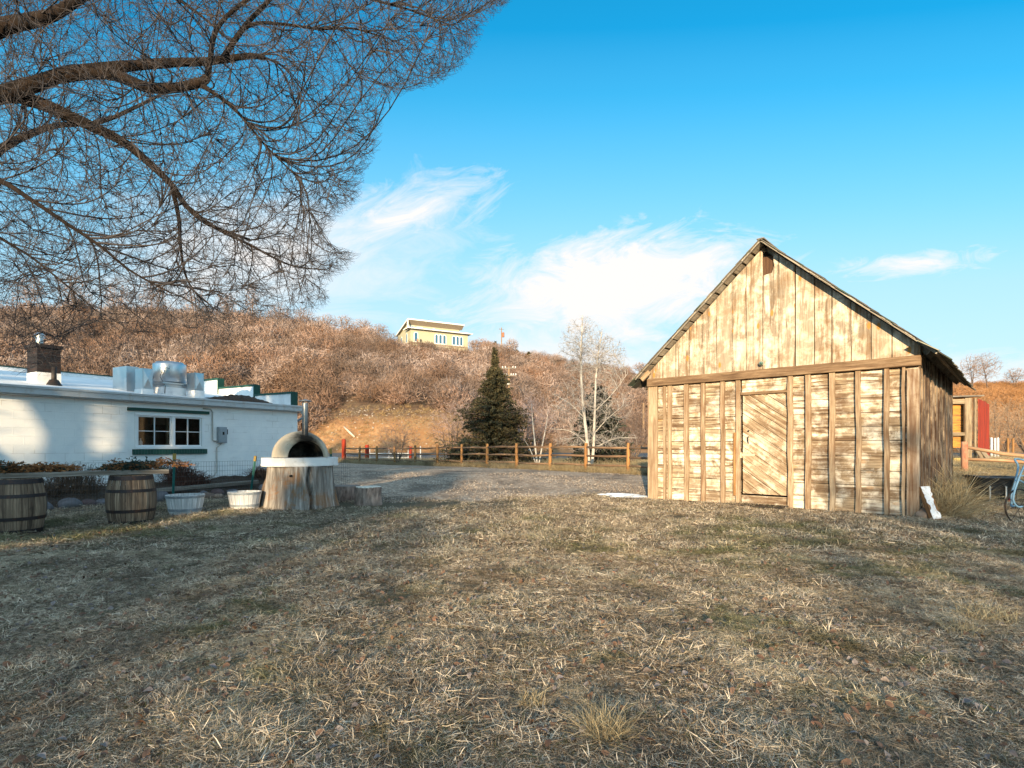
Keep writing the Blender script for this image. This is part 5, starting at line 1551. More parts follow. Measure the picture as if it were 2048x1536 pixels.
# --- leafless trees along the skyline
SKT = m_twig('skyline twigs', (.16, .11, .095), (.4, .29, .24))
sky = [(60, 116, 8, 6.5), (150, 117, 8.5, 6), (235, 119, 7.5, 6), (310, 122, 8.5, 6), (390, 126, 7.5, 6), (452, 130, 6.5, 5), (504, 131, 8.5, 3.4), (560, 136, 5.5, 5.5), (608, 139, 5.2, 5.5), (655, 141, 5.5, 5.5), (688, 143, 6, 6), (725, 144, 5.6, 6), (760, 144, 4.8, 5), (948, 153, 3.2, 4), (972, 154, 3.2, 4), (1024, 154, 4.6, 4.2), (1280, 172, 4, 5), (1945, 150, 9.5, 6.5), (1975, 150, 10.5, 7), (2030, 160, 6, 6)]
nm = ['first', 'second', 'third', 'fourth', 'fifth', 'sixth', 'seventh', 'eighth', 'ninth', 'tenth', 'eleventh', 'twelfth', 'thirteenth']
for k, (px, d, h, w) in enumerate(sky):
    if px < 620: h *= 1.25; w *= 1.1
    lb = f'leafless ridge-top tree, {nm[k]} from the far left of the hill, left of the yellow house' if k < 13 else ('low leafless tree on the ridge just right of the yellow house', 'low leafless tree on the ridge between the yellow house and the power pole', 'round leafless tree on the ridge right of the power pole', 'small leafless tree on the ridge just left of the barn eave', 'leafless tree on the far hill above the red shed, the left one', 'tall leafless tree on the far hill above the black wheelbarrow', 'low leafless tree on the far hill at the right edge')[k - 13]
    q = g_at(px, d); st = []
    for i in range(4): a = random.uniform(0, 6.28); st.append(([(0, 0, -.2), (math.cos(a) * w * .06, math.sin(a) * w * .06, h * .35), (math.cos(a) * w * .22, math.sin(a) * w * .22, h * .85)], .11, .025))
    bare_tree('skyline_tree', lb, 'tree', q, st, ell((0, 0, h * .62), (w / 2, w / 2, h * .42), .6), (30, 200, 800), (.05, .036, .03), (BRB, SKT), k, 'leafless trees on the ridge', 4, .9, 0, .1)

# ================================================================== scrub on the hillside: one mass
def scrub_proto(k):
    r2 = np.random.default_rng(60 + k); n = 760; P = []; R = []; tn = []
    for i in range(14):
        a = r2.random() * 6.28; el = r2.uniform(.35, 1.35); L = r2.uniform(.7, 1.0)
        e = np.array([math.cos(a) * math.cos(el) * 1.25, math.sin(a) * math.cos(el) * 1.25, math.sin(el) * 1.35]) * L
        P.append([np.zeros(3), e * .5 + [0, 0, .12], e]); R.append([.035, .025, .012]); tn.append(r2.random() * .3)
    for i in range(n):
        a = r2.random() * 6.28; el = math.asin(r2.uniform(.02, 1)); L = r2.uniform(.55, 1.08)
        c = np.array([math.cos(a) * math.cos(el) * 1.2, math.sin(a) * math.cos(el) * 1.2, math.sin(el) * 1.3 + .1]) * L
        d = c / np.linalg.norm(c) * .5 + r2.normal(0, .55, 3) + [0, 0, .15]; d *= r2.uniform(.09, .24) / np.linalg.norm(d)
        P.append([c - d * .6, c, c + d + r2.normal(0, .03, 3)]); R.append([.012, .011, .005]); tn.append(r2.random())
    V, Q, m = np_ribbons(np.array(P), np.array(R))
    return npmesh('scrub', V, Q, np.array(tn)[m])


N = NT('scrub oak twigs', .95); t = N.attr('tone', True); p = N.pos()
rd = N.n('ShaderNodeObjectInfo').outputs['Random']
c = N.mix(N.ramp(rd, [(.2, 0), (.7, 1)]), N.ramp(t, [(0, (.04, .026, .02)), (1, (.26, .165, .115))]), N.ramp(t, [(0, (.15, .11, .095)), (.5, (.36, .275, .24)), (1, (.63, .5, .45))]))
rd2 = N.m2('FRACT', N.m2('MULTIPLY', rd, 7.31)); c = N.mix(N.ramp(rd2, [(.8, 0), (.88, .5)]), c, (.3, .14, .07)); c = N.mix(N.ramp(rd2, [(.12, .6), (.2, 0)]), c, (.11, .085, .08))
z = N.noise(p, .045, 5, .6, .3)
c = N.mix(N.ramp(z, [(.45, 0), (.62, .35)]), c, (.27, .14, .075))
c = N.mix(N.ramp(N.noise(p, .09, 4, .6), [(.4, .6), (.6, 0)]), c, (.12, .08, .058))
rt2 = N.ramp(N.m2('DIVIDE', N.sep(p)[0], N.sep(p)[1]), [(.5, 0), (.85, .8)])
c = N.mix(rt2, c, (.36, .17, .06)); N.col(c)
pts = []
while len(pts) < 4300:
    u = rng.uniform(-1.0, 1.15); d = math.sqrt(rng.uniform(62.5 ** 2, 182 ** 2)); px = u * F + CX; D = float(np.interp(px, DX, DD))
    if d > D + 8: continue
    bank = 62 + 7.2 * math.exp(-((px - 790) / 165) ** 4)
    if d < bank + random.uniform(-.5, 2.5): continue
    if 760 < px < 950 and d > 141 + random.uniform(-1, 3) : continue
    if px > 1500 and d > 90 and random.random() < .25: continue
    if 1050 < px < 1300 and d > 130 and random.random() < .5: continue
    pts.append((u * d, d, float(hz(u, d)) - .1))
pts = np.array(pts)
n = len(pts); uu = pts[:, 0] / pts[:, 1] * F + CX
scl = rng.uniform(.75, 1.5, n) ** 2 * 1.25 * np.where((uu < 640), 1.25, 1.0) * np.where((uu > 1020) & (pts[:, 1] > 120), .6, 1.0) * np.where(uu > 1700, .8, 1.0) * np.where((uu > 740) & (uu < 960) & (pts[:, 1] > 124), .5, 1.0)
rot = np.stack([rng.normal(0, .12, n), rng.normal(0, .12, n), rng.random(n) * 6.28], 1)
sc_m = N.m
o = scatter('hillside_scrub', pts, rot, scl, rng.integers(0, 6, n), [proto('scrub_kind', scrub_proto(k), sc_m) for k in range(6)])
tag(o, 'dense leafless brown scrub covering the hillside', 'scrub', kind='stuff')

# fallen pale log on the cut bank
a, b = at(688, 864, 64.0), at(709, 882, 62.6)
for q in (a, b): q.z = ground_at(q.x, q.y) + .12
mb = MB(); mb.tube([a, (a + b) / 2, b], [.09, .12, .1], 10, wob=.05); tag(mb.build('fallen_log', m_plain('bleached log', (.55, .45, .36), .8, 0, .2), smooth=True), 'bleached log lying on the bare orange bank', 'log')

# ================================================================== house on the ridge, people, poles
hx0 = at(821, 698, 148); hb = 27.0
hs_ = thing('hill_house', 'large yellow house with stepped flat roofs and arched windows on the ridge', 'house', (hx0.x, hx0.y, hb), math.radians(29))
YEL = m_plain('pale yellow stucco', (.4, .37, .255), .85, 0, .08, .6, .1); TRIM = m_plain('white trim', (.74, .72, .66), .7, 0, .05, 2); SOFF = m_plain('brown soffit', (.34, .27, .2), .8); PANE = NT('sky blue panes', .12); PANE.col((.05, .12, .2)); PANE = PANE.m; SHING = m_plain('grey roof', (.25, .23, .21), .9)
HWL, HWD, HWZ = 16.6, 11, 5.3
mb = MB(); mb.box((HWL / 2, HWD / 2, HWZ / 2 - 1), (HWL, HWD, HWZ + 2)); mb.prism([(.3, 2.5, HWZ), (.3, HWD, HWZ), (.3, HWD, 5.35), (.3, 2.5, 7.9)], (HWL - .6 - 1.2, 0, 0)); mb.build('walls', YEL, hs_)
mb = MB(); mb.box((HWL / 2, .9, HWZ + .12), (HWL + 2.0, 3.9, .14)); mb.build('lower_roof', SHING, hs_)
mb = MB(); mb.box((HWL / 2, -1.07, HWZ + .12), (HWL + 2.1, .1, .3)); mb.box((-1.03, 1.0, HWZ + .12), (.1, 4.0, .3)); mb.build('eave_trim', TRIM, hs_)
mb = MB(); mb.box((HWL / 2, -.5, HWZ + .03), (HWL + 1.9, 1.05, .03)); mb.build('soffit', SOFF, hs_)
rl = HWL - .3
mb = MB(); mb.prism([(-.4, .9, 8.15), (-.4, HWD + .6, 5.35), (-.4, HWD + .6, 5.15), (-.4, .9, 7.95)], (rl, 0, 0)); mb.build('upper_roof', SHING, hs_)
mb = MB(); mb.prism([(-.4, .8, 8.22), (-.4, .9, 8.2), (-.4, .9, 7.88), (-.4, .8, 7.9)], (rl, 0, 0)); mb.prism([(-.48, .8, 8.22), (-.48, HWD + .6, 5.42), (-.48, HWD + .6, 5.1), (-.48, .8, 7.9)], (.08, 0, 0)); mb.box((-.44, 1.0, 6.6), (.3, .3, 3.0)); mb.build('eave_trim', TRIM, hs_)
mb = MB(); mb.prism([(-.38, .92, 7.94), (-.38, 2.46, 6.95), (-.38, 2.46, 6.9), (-.38, .92, 7.88)], (rl - .05, 0, 0)); mb.build('soffit', SOFF, hs_)
mb = MB(); mb.box((HWL / 2, -.12, 1.75), (HWL, .3, .3)); mb.box((-.12, HWD / 2, 1.75), (.3, HWD, .3)); mb.build('band_course', SOFF, hs_)


def arch(x, z0, w, h, side=False):
    A = [(w / 2 * math.cos(math.pi * k / 12), h - w / 2 + w / 2 * math.sin(math.pi * k / 12)) for k in range(13)]
    def ringp(g): return [((w / 2 + g), -g)] + [((w / 2 + g) * math.cos(math.pi * k / 12), h - w / 2 + (w / 2 + g) * math.sin(math.pi * k / 12)) for k in range(13)] + [(-(w / 2 + g), -g)]
    put = (lambda a, y, b: (-y * -1 if False else y, x + a, z0 + b)) if side else (lambda a, y, b: (x + a, y, z0 + b))
    mb = MB(); mb.prism([put(a, -.06, b) for a, b in ringp(.22)], (.05, 0, 0) if side else (0, .05, 0)); fr = mb.build('window', TRIM, hs_)
    mb = MB(); mb.prism([put(a, -.075, b) for a, b in ringp(0)], (.01, 0, 0) if side else (0, .01, 0)); mb.build('pane', PANE, fr)


for x in (1.5, 7.3, 8.45, 9.6, 12.4, 13.5, 14.6): arch(x, 2.15, .72 if x > 2 else .85, 2.3)
arch(3.0, 2.15, .8, 2.3, True); arch(7.5, 2.0, .8, 2.2, True)
mb = MB(); mb.box((1.2, 2.46, 6.35), (1.4, .06, .7)); fr = mb.build('window', TRIM, hs_)
mb = MB()
mb.box((.9, 2.42, 6.35), (.5, .03, .5)); mb.box((1.5, 2.42, 6.35), (.5, .03, .5)); mb.build('pane', PANE, fr)
mb = MB(); mb.box((3.4, 2.44, 6.3), (1.8, .06, .6)); mb.box((7.5, 2.44, 6.3), (.7, .06, .6)); mb.build('clerestory', TRIM, hs_)
mb = MB(); mb.tube([(6.5, 4, 7.0), (6.5, 4, 8.9)], .09, 8); mb.box((6.5, 4, 8.9), (.3, .3, .3)); mb.build('roof_vent', IRON, hs_)


def person(label, px, d, top, trou, hair, pose):
    q = at(px, HY, d); q.z = ground_at(q.x, q.y) + .02
    if q.z < hb + .1: q.z = hb + .3
    me = bpy.data.meshes.new('body')
    J = [(0, 0, .96, .13), (0, -.01, 1.2, .125), (0, 0, 1.42, .135), (0, 0, 1.54, .055), (0, -.01, 1.62, .085), (0, -.01, 1.73, .095), (.09, 0, .9, .085), (.1, -.02, .5, .062), (.1, .0, .09, .045), (.1, -.16, .03, .04), (-.09, 0, .9, .085), (-.12, -.03, .5, .062), (-.13, .0, .09, .045), (-.13, -.16, .03, .04), (.19, 0, 1.4, .058), (.26, -.02, 1.12, .042), (.22, -.16, .94 + pose, .034), (-.19, 0, 1.4, .058), (-.26, .0, 1.12, .042), (-.24, -.1, .9, .034)]
    E = [(0, 1), (1, 2), (2, 3), (3, 4), (4, 5), (0, 6), (6, 7), (7, 8), (8, 9), (0, 10), (10, 11), (11, 12), (12, 13), (2, 14), (14, 15), (15, 16), (2, 17), (17, 18), (18, 19)]
    me.from_pydata([j[:3] for j in J], E, [])
    N = NT('clothing of ' + label[:24], .9); z = N.sep(N.obj())[2]
    N.col(N.ramp(N.m2('DIVIDE', z, 1.85), [(0, (.03, .025, .02)), (.05, trou), (.51, top), (.81, (.5, .32, .24)), (.9, hair)], 'CONSTANT'))
    o = mkobj('person', me, N.m, None, q)
    md = o.modifiers.new('skin', 'SKIN'); sv = me.skin_vertices[0].data
    for i, j in enumerate(J): sv[i].radius = (j[3], j[3]); sv[i].use_root = i == 0
    o.modifiers.new('sub', 'SUBSURF').render_levels = 1
    return tag(o, label, 'person', 'people on the ridge')


person('person in an orange-brown top and dark trousers standing by the yellow house', 835.3, 144, (.4, .19, .1), (.02, .02, .025), (.06, .04, .03), .1)
person('person dressed all in black standing beside the one in the orange top', 841.6, 144.2, (.02, .02, .024), (.018, .018, .02), (.02, .015, .012), 0)


def pole(name, label, px, d, ytop, arms):
    q = g_at(px, d); zt = at(px, ytop, d).z - q.z
    t = thing(name, label, 'power pole', q, 0, 'power poles on the hill'); mb = MB(); mb.tube([(0, 0, -.3), (0, 0, zt * .5), (0, 0, zt)], [.17, .15, .12], 10, .6); mb.build('pole', m_wood('pole timber', (.4, .27, .16), (.3, .2, .12), (.16, .1, .06), (.14, .09, .05), .4), t)
    return t, zt


t, zt = pole('power_pole', 'tall dark power pole with a transformer on the ridge right of the house', 1003, 150, 655, 1)
mb = MB(); mb.lathe([(.001, 0), (.3, 0), (.32, .1), (.32, 1.1), (.24, 1.25), (.001, 1.27)], 16, (.45, -.1, zt - 2.6)); mb.build('transformer', m_plain('orange brown tank', (.32, .13, .07), .6), t, smooth=True)
mb = MB(); mb.box((0, -.1, zt - .5), (1.3, .1, .12)); mb.tube([(-.5, -.1, zt - .5), (-.5, -.1, zt - .2)], .06, 8); mb.build('crossarm', W_GREY, t)
t, zt = pole('power_pole', 'tan power pole with white insulators on the slope behind the juniper', 1018, 78, 733, 2)
mb = MB()
for z in (zt - .25, zt - 1.25): mb.box((0, -.12, z), (2.0, .1, .12), along=0)
mb.build('crossarm', W_GREY, t); mb = MB()
for z, xs_ in ((zt - .25, (-.9, -.5, .55, .9)), (zt - 1.25, (-.95, -.7, -.3, .3, .6, .95)), (zt - 2.6, (-.3, -.12, .1))):
    for x in xs_: mb.lathe([(.05, 0), (.09, .05), (.06, .1), (.09, .16), (.04, .22), (.001, .23)], 10, (x, -.12, z + .05))
mb.build('insulators', m_plain('white porcelain', (.75, .73, .7), .3), t)
t, zt = pole('power_pole', 'short orange-brown pole on the slope just left of the barn', 1287, 66, 806, 0)
# ================================================================== grass
def tuft(seed, n, rad, lmin, lmax, lean, w, pale, green=0.1, seg=4):
    r2 = np.random.default_rng(seed); a = r2.random(n) * 6.28; rr = rad * np.sqrt(r2.random(n))
    b = np.stack([np.cos(a) * rr, np.sin(a) * rr, np.full(n, -.004)], 1)
    dr = r2.random(n) * 6.28; th = np.clip(r2.normal(lean, .35, n), .05, 1.6); L = r2.uniform(lmin, lmax, n)
    d = np.stack([np.cos(dr) * np.sin(th), np.sin(dr) * np.sin(th), np.cos(th)], 1)
    s = np.linspace(0, 1, seg); P = b[:, None] + d[:, None] * (L[:, None] * s)[..., None]
    bend = r2.normal(0, .35, (n, 2)); P[..., :2] += bend[:, None] * (L[:, None] * s ** 2)[..., None]
    P[..., 2] -= (L * r2.uniform(.0, .5, n))[:, None] * s[None] ** 2
    P[..., 2] = np.maximum(P[..., 2], .002 + r2.random((n, 1)) * .012)
    W = w * r2.uniform(.6, 1.3, (n, 1)) * np.array([.9, 1, .75, .15] if seg == 4 else np.linspace(1, .2, seg))[None]
    V, Q, m = np_ribbons(P, W, np.array([0, 0, 1.0]) + r2.normal(0, .5, (n, 1, 3)))
    tn = np.where(r2.random(n) < green, .05 + .1 * r2.random(n), .25 + .75 * np.clip(r2.normal(pale, .3, n), 0, 1))
    return npmesh('tuft', V, Q, tn[m])


def grass_mat(name, green_amt, warm=(1, 1, 1)):
    N = NT(name, .85); t = N.attr('tone', True); p = N.pos()
    c = N.ramp(t, [(0, (.05, .06, .02)), (.16, (.085, .095, .035)), (.25, (.06, .042, .03)), (.45, (.235, .175, .125)), (.7, (.58, .465, .335)), (1, (.92, .8, .64))])
    z = N.noise(p, .75, 9, .68, .4)
    zone = N.n('ShaderNodeVectorMath', {0: N.n('ShaderNodeVectorMath', {0: p, 1: (3.6, 8.2, 0)}, operation='SUBTRACT').outputs[0], 1: (.22, .36, 0)}, operation='MULTIPLY').outputs[0]
    zl = N.n('ShaderNodeVectorMath', {0: zone}, operation='LENGTH').outputs['Value']
    zone2 = N.n('ShaderNodeVectorMath', {0: N.n('ShaderNodeVectorMath', {0: p, 1: (-6.6, 9.3, 0)}, operation='SUBTRACT').outputs[0], 1: (.3, .6, 0)}, operation='MULTIPLY').outputs[0]
    zl2 = N.n('ShaderNodeVectorMath', {0: zone2}, operation='LENGTH').outputs['Value']
    z = N.m2('ADD', N.m2('ADD', z, N.ramp(zl, [(.2, .1), (1.1, 0)])), N.ramp(zl2, [(.2, .12), (1.1, 0)]))      # mossier turf towards the barn
    g = N.ramp(z, [(.54, 0), (.64, green_amt)])
    c = N.mix(g, c, N.ramp(t, [(0, (.03, .045, .012)), (.5, (.1, .11, .04)), (1, (.26, .25, .11))]))
    br = N.noise(p, 1.4, 4, .6)
    c = N.mix(N.ramp(br, [(.34, .6), (.54, 0)]), c, (.12, .09, .064))
    c = N.mix(N.ramp(N.noise(p, .9, 5, .65), [(.52, 0), (.66, .35)]), c, (.72, .62, .44))
    N.col(c); tr = N.n('ShaderNodeBsdfTranslucent', {'Color': c})
    mx = N.n('ShaderNodeMixShader', {0: .22, 1: N.b.outputs[0], 2: tr.outputs[0]}); N.t.links.new(mx.outputs[0], N.out.inputs[0])
    return N.m


GM = grass_mat('matted lawn blades', .85)
def inside_barn(x, y):
    dx, dy = x - BX, y - BY; a, b = dx * .743 - dy * .671, dx * .671 + dy * .743
    return (a > -.03) & (a < BW + .03) & (b > -.0) & (b < BL + .03)


def beyond_bed(x, y):      # building and bed side of the bed edge
    dx, dy = x - A0.x, y - A0.y; q = dx * -dB.x + dy * -dB.y; t = dx * dL.x + dy * dL.y
    return (q < 1.75) & (t > -.4)


def lawn_pts(d0, d1, dens, right_only=False):
    n = int(1.2 * (d1 * d1 - d0 * d0) * dens); d = np.sqrt(rng.uniform(d0 * d0, d1 * d1, n)); u = rng.uniform(-1.2, 1.2, n); x = u * d; y = d
    ok = ~inside_barn(x, y) & ~beyond_bed(x, y)
    edge = gravel_near(x) + rng.normal(0, .45, n) - .2
    ok &= (y < edge) | (x > 8.5) | ((x > 6.5) & (y < 16))
    # bare worn ground between stump and drive
    worn = np.exp(-(((x + 3.6) / 2.6) ** 2 + ((y - 12.9) / 1.3) ** 2)) + .9 * np.exp(-(((x + 1.0) / 3.0) ** 2 + ((y - 13.6) / .8) ** 2)) + .55 * np.exp(-(((x + 5.5) / 4) ** 2 + ((y - 8.5) / 2.5) ** 2))
    ok &= rng.random(n) > worn * .85
    x, y = x[ok], y[ok]
    return np.stack([x, y, gz(x, y)], 1)


near = [proto('lawn_kind', tuft(100 + k, 110, .09, .02, .068, 1.1, .00115, (.35, .5, .6, .45, .3, .55)[k], (.1, .06, .02, .3, .12, .05)[k]), GM) for k in range(6)]
mid = [proto('lawn_kind', tuft(120 + k, 76, .16, .035, .09, 1.0, .0021, (.4, .5, .6, .4)[k], (.1, .04, .03, .35)[k]), GM) for k in range(4)]
a = lawn_pts(1.2, 4.2, 620); b = lawn_pts(4.2, 7.5, 330); c = lawn_pts(7.5, 20, 95)
pts = np.concatenate([a, b, c]); n = len(pts)
idx = np.concatenate([rng.integers(0, 6, len(a) + len(b)), 6 + rng.integers(0, 4, len(c))]) if False else None


def mk_lawn(name, P, protos, label, smin, smax, tilt=.12):
    n = len(P); rot = np.stack([rng.normal(0, tilt, n), rng.normal(0, tilt, n), rng.random(n) * 6.28], 1)
    cl_ = np.sin(P[:, 0] * 2.9 + 1.7 * np.sin(P[:, 1] * 2.1)) * np.sin(P[:, 1] * 3.3 + 1.3 * np.sin(P[:, 0] * 1.9 + 2)) + .6 * np.sin(P[:, 0] * 7.7 + P[:, 1] * 5.1 + 2 * np.sin(P[:, 1] * 4.3))      # thicker and thinner turf
    sc_ = rng.uniform(smin, smax, n) * np.clip(1 + .38 * cl_ * (len(protos) > 3), .45, 1.8)
    o = scatter(name, P, rot, sc_, rng.integers(0, len(protos), n), protos)
    return tag(o, label, 'grass', kind='stuff')


mk_lawn('lawn_grass', np.concatenate([a, b]), near, 'matted dry straw-coloured lawn grass in the foreground', .7, 1.35)
n_ = 30000; x = rng.uniform(-15, 15, n_); y = rng.uniform(-2.5, 11, n_); ok = ((np.abs(x) > 1.18 * y) | (y < 1.25)) & ~inside_barn(x, y) & ~beyond_bed(x, y)
c = np.concatenate([c, np.stack([x[ok], y[ok], gz(x[ok], y[ok])], 1)])
mk_lawn('lawn_grass', c, mid, 'dry and mossy lawn grass in front of the barn and stump', .7, 1.4)
# longer dry grass: right of the barn, along the fence, in the field beyond
TG = m_leaf('tall straw', [(0, (.12, .085, .045)), (.3, (.24, .18, .1)), (.6, (.42, .33, .19)), (1, (.62, .52, .34))], .25)
tall = [proto('tall_kind', tuft(140 + k, 60, .16, .2, .5, .55, .0035, .5, .02, 5), TG) for k in range(4)]
mat_ = [proto('tall_kind', tuft(150 + k, 60, .2, .15, .42, 1.15, .0035, .55, .04, 5), TG) for k in range(4)]
n = 3800; x = rng.uniform(8.3, 22, n); y = rng.uniform(10.8, 25, n); ok = ~inside_barn(x, y) & (y > 13.4 - .12 * (x - 8) + rng.normal(0, .5, n)) & (x / y < 1.0) & (np.hypot(x - wb0.x, y - wb0.y) > .7) & ~((np.abs(x / y - wb0.x / wb0.y) < .085) & (y < wb0.y + .3))
# a strip hugging the side wall
m2_ = 260; s = rng.uniform(.3, BL, m2_); off = .12 + np.abs(rng.normal(0, .35, m2_)); X2 = BX + .743 * (BW + off) + .671 * s; Y2 = BY - .671 * (BW + off) + .743 * s
x, y = np.concatenate([x[ok], X2]), np.concatenate([y[ok], Y2])
mk_lawn('long_grass', np.stack([x, y, gz(x, y)], 1), mat_, 'long flattened dry grass right of the barn', .6, 1.15, .2)
k = 34; s = rng.uniform(.5, 3.2, k); X2 = BX + .743 * (BW + .25) + .671 * s; Y2 = BY - .671 * (BW + .25) + .743 * s
mk_lawn('long_grass', np.stack([X2, Y2, gz(X2, Y2)], 1), tall, 'tall dry stalks against the shaded barn side wall', 1.0, 2.2, .2)
xs = rng.uniform(-13, 12, 1500); ys = fence_y(xs) + rng.normal(.15, .45, 1500)
ok = ~inside_barn(xs, ys) & (ys < 45); xs, ys = xs[ok], ys[ok]
mk_lawn('fence_grass', np.stack([xs, ys, gz(xs, ys)], 1), tall, 'strip of tall dry grass along the foot of the brown fence', .55, 1.05)
n = 9000; y = np.sqrt(rng.uniform(20 ** 2, 49 ** 2, n)); x = rng.uniform(-.35, 1.05, n) * y; ok = (y > fence_y(np.minimum(x, 9)) + 1) & ~inside_barn(x, y) & ((x < 12) | (y > 24)); x, y = x[ok], y[ok]
mk_lawn('field_grass', np.stack([x, y, gz(x, y)], 1), tall, 'dry grass field beyond the fence and the red shed', .5, 1.1)


# foreground clumps
def clump(px, py, label, r, n, h, sd):
    d = CH * F / (py - HY); q = at(px, py, d); q.z = float(gz(q.x, q.y))
    me = tuft(sd, n, r, h * .5, h, .75, .0021, .62, .08, 5); o = mkobj('grass_clump', me, TG, None, q)
    return tag(o, label, 'grass clump', 'straw clumps in the lawn')


clump(1208, 1468, 'large spiky straw clump in the lawn nearest the camera', .1, 700, .21, 201)
clump(1066, 1408, 'smaller straw clump just behind the large spiky one, to its left', .07, 220, .14, 202)
clump(1385, 1475, 'low straw clump right of the large spiky one in the foreground', .09, 160, .11, 203)
clump(1975, 1235, 'loose straw clump in the lawn in front of the blue wheeled frame', .2, 420, .22, 204)
clump(1925, 1262, 'pale straw clump in front of the loose one, to its left', .16, 300, .17, 205)

# dead leaves
def leaf_me(seed):
    r2 = np.random.default_rng(seed); n = 7; vs, fs = [], []
    L, Wd_ = 1.0, r2.uniform(.5, .75); cup, tw_ = r2.uniform(.1, .55), r2.uniform(-.5, .5)
    for i in range(n):
        f = i / (n - 1); w = Wd_ / 2 * math.sin(math.pi * min(.98, f * .9 + .06)) ** .8 * r2.uniform(.8, 1.1)
        for k in (-1, 0, 1): vs.append(((f - .5) * L, k * w, cup * (k * k) * w + .25 * cup * math.sin(f * 3) + k * w * tw_ * f))
    for i in range(n - 1):
        for k in range(2): fs.append((i * 3 + k, i * 3 + k + 1, i * 3 + k + 4, i * 3 + k + 3))
    return npmesh('leaf', vs, np.array(fs), np.full(len(fs), r2.random()), True)


def leaf_mat(name, c0, c1):
    N = NT(name, .7); rnd = N.n('ShaderNodeObjectInfo').outputs['Random']; a = N.noise(N.obj(), 3, 5, .6)
    N.col(N.mix(N.ramp(a, [(.4, .5), (.65, 0)]), N.ramp(rnd, [(0, c0), (1, c1)]), [x * .5 for x in c0])); return N.m


LM = [leaf_mat('brown dead leaf', (.1, .055, .035), (.2, .12, .08)), leaf_mat('grey dead leaf', (.13, .105, .1), (.27, .235, .225)), leaf_mat('rust dead leaf', (.18, .08, .04), (.32, .165, .1))]
pr = [proto('leaf_kind', leaf_me(300 + k), LM[(0, 0, 1, 0, 2, 1)[k]]) for k in range(6)]
P = []
for d0, d1, ds in ((1.3, 4.5, 120), (4.5, 9, 70), (9, 15, 30)): P.append(lawn_pts(d0, d1, ds))
P = np.concatenate(P); n = len(P)
keep = rng.random(n) < np.clip(1.05 - .11 * (P[:, 0] + 1.5), .22, 1); P = P[keep]; n = len(P); P[:, 2] += rng.uniform(.012, .045, n)
kp = rng.choice(6, n, p=[.28, .26, .14, .22, .015, .085])
o = scatter('dead_leaves', P, np.stack([rng.normal(0, .45, n), rng.normal(0, .45, n), rng.random(n) * 6.28], 1), rng.uniform(.022, .055, n), kp, pr)
tag(o, 'dead brown and grey leaves scattered through the lawn', 'leaves', kind='stuff')
# stones on the gravel and along its edge
def peb(seed):
    r2 = np.random.default_rng(seed); vs, fs = [], []
    for i in range(5):
        th = math.pi * i / 4
        for k in range(7):
            ph = 6.283 * k / 7; d = 1 + r2.normal(0, .12); vs.append((d * math.sin(th) * math.cos(ph), .8 * d * math.sin(th) * math.sin(ph), .55 * d * math.cos(th)))
    for i in range(4):
        for k in range(7): fs.append((i * 7 + k, (i + 1) * 7 + k, (i + 1) * 7 + (k + 1) % 7, i * 7 + (k + 1) % 7))
    return npmesh('pebble', vs, np.array(fs), None, True)


PM = NT('pebble stone', .9); PM.col(PM.ramp(PM.n('ShaderNodeObjectInfo').outputs['Random'], [(0, (.1, .08, .065)), (.6, (.27, .22, .18)), (1, (.5, .44, .38))])); PM = PM.m
n = 26000; x = rng.uniform(-9, 9, n); f = rng.random(n) ** 1.8; y = gravel_near(x) - .5 + f * 9; ok = (y < fence_y(x) - .6) & ~inside_barn(x, y) & ~beyond_bed(x, y) & (rng.random(n) < .5 + .5 * np.sin(x * 1.3 + y * .9)); x, y = x[ok], y[ok]; n = len(x)
o = scatter('gravel_stones', np.stack([x, y, gz(x, y) + .012], 1), np.stack([rng.normal(0, .3, n), rng.normal(0, .3, n), rng.random(n) * 6.28], 1), rng.uniform(.008, .026, n), rng.integers(0, 3, n), [proto('pebble_kind', peb(400 + k), PM) for k in range(3)])
tag(o, 'loose stones on the gravel drive', 'gravel', kind='stuff')

# weeds and stones on the bare bank beyond the road
n = 520; px_ = rng.uniform(560, 1000, n); y = np.sqrt(rng.uniform(60 ** 2, 70 ** 2, n)); u_ = (px_ - CX) / F; ok = rng.random(n) < .75; x = u_[ok] * y[ok]; y = y[ok]
bt_ = [proto('bank_kind', tuft(160 + k, 30, .22, .15, .5, .7, .009, .5, .02, 4), m_leaf('bank straw', [(0, (.2, .12, .05)), (.5, (.46, .3, .14)), (1, (.66, .5, .28))])) for k in range(3)]
mk_lawn('bank_weeds', np.stack([x, y, hz(x / y, y)], 1), bt_, 'sparse dry weeds on the bare orange bank', .6, 1.6, .2)
n = 700; px_ = rng.uniform(560, 1000, n); y = np.sqrt(rng.uniform(60 ** 2, 69 ** 2, n)); x = (px_ - CX) / F * y
o = scatter('bank_stones', np.stack([x, y, hz(x / y, y)], 1), np.stack([rng.normal(0, .3, n), rng.normal(0, .3, n), rng.random(n) * 6.28], 1), rng.uniform(.03, .13, n) ** 1.0, rng.integers(0, 3, n), [proto('stone_kind', peb(420 + k), PM) for k in range(3)])
tag(o, 'pale stones scattered over the bare orange bank', 'stones', kind='stuff')

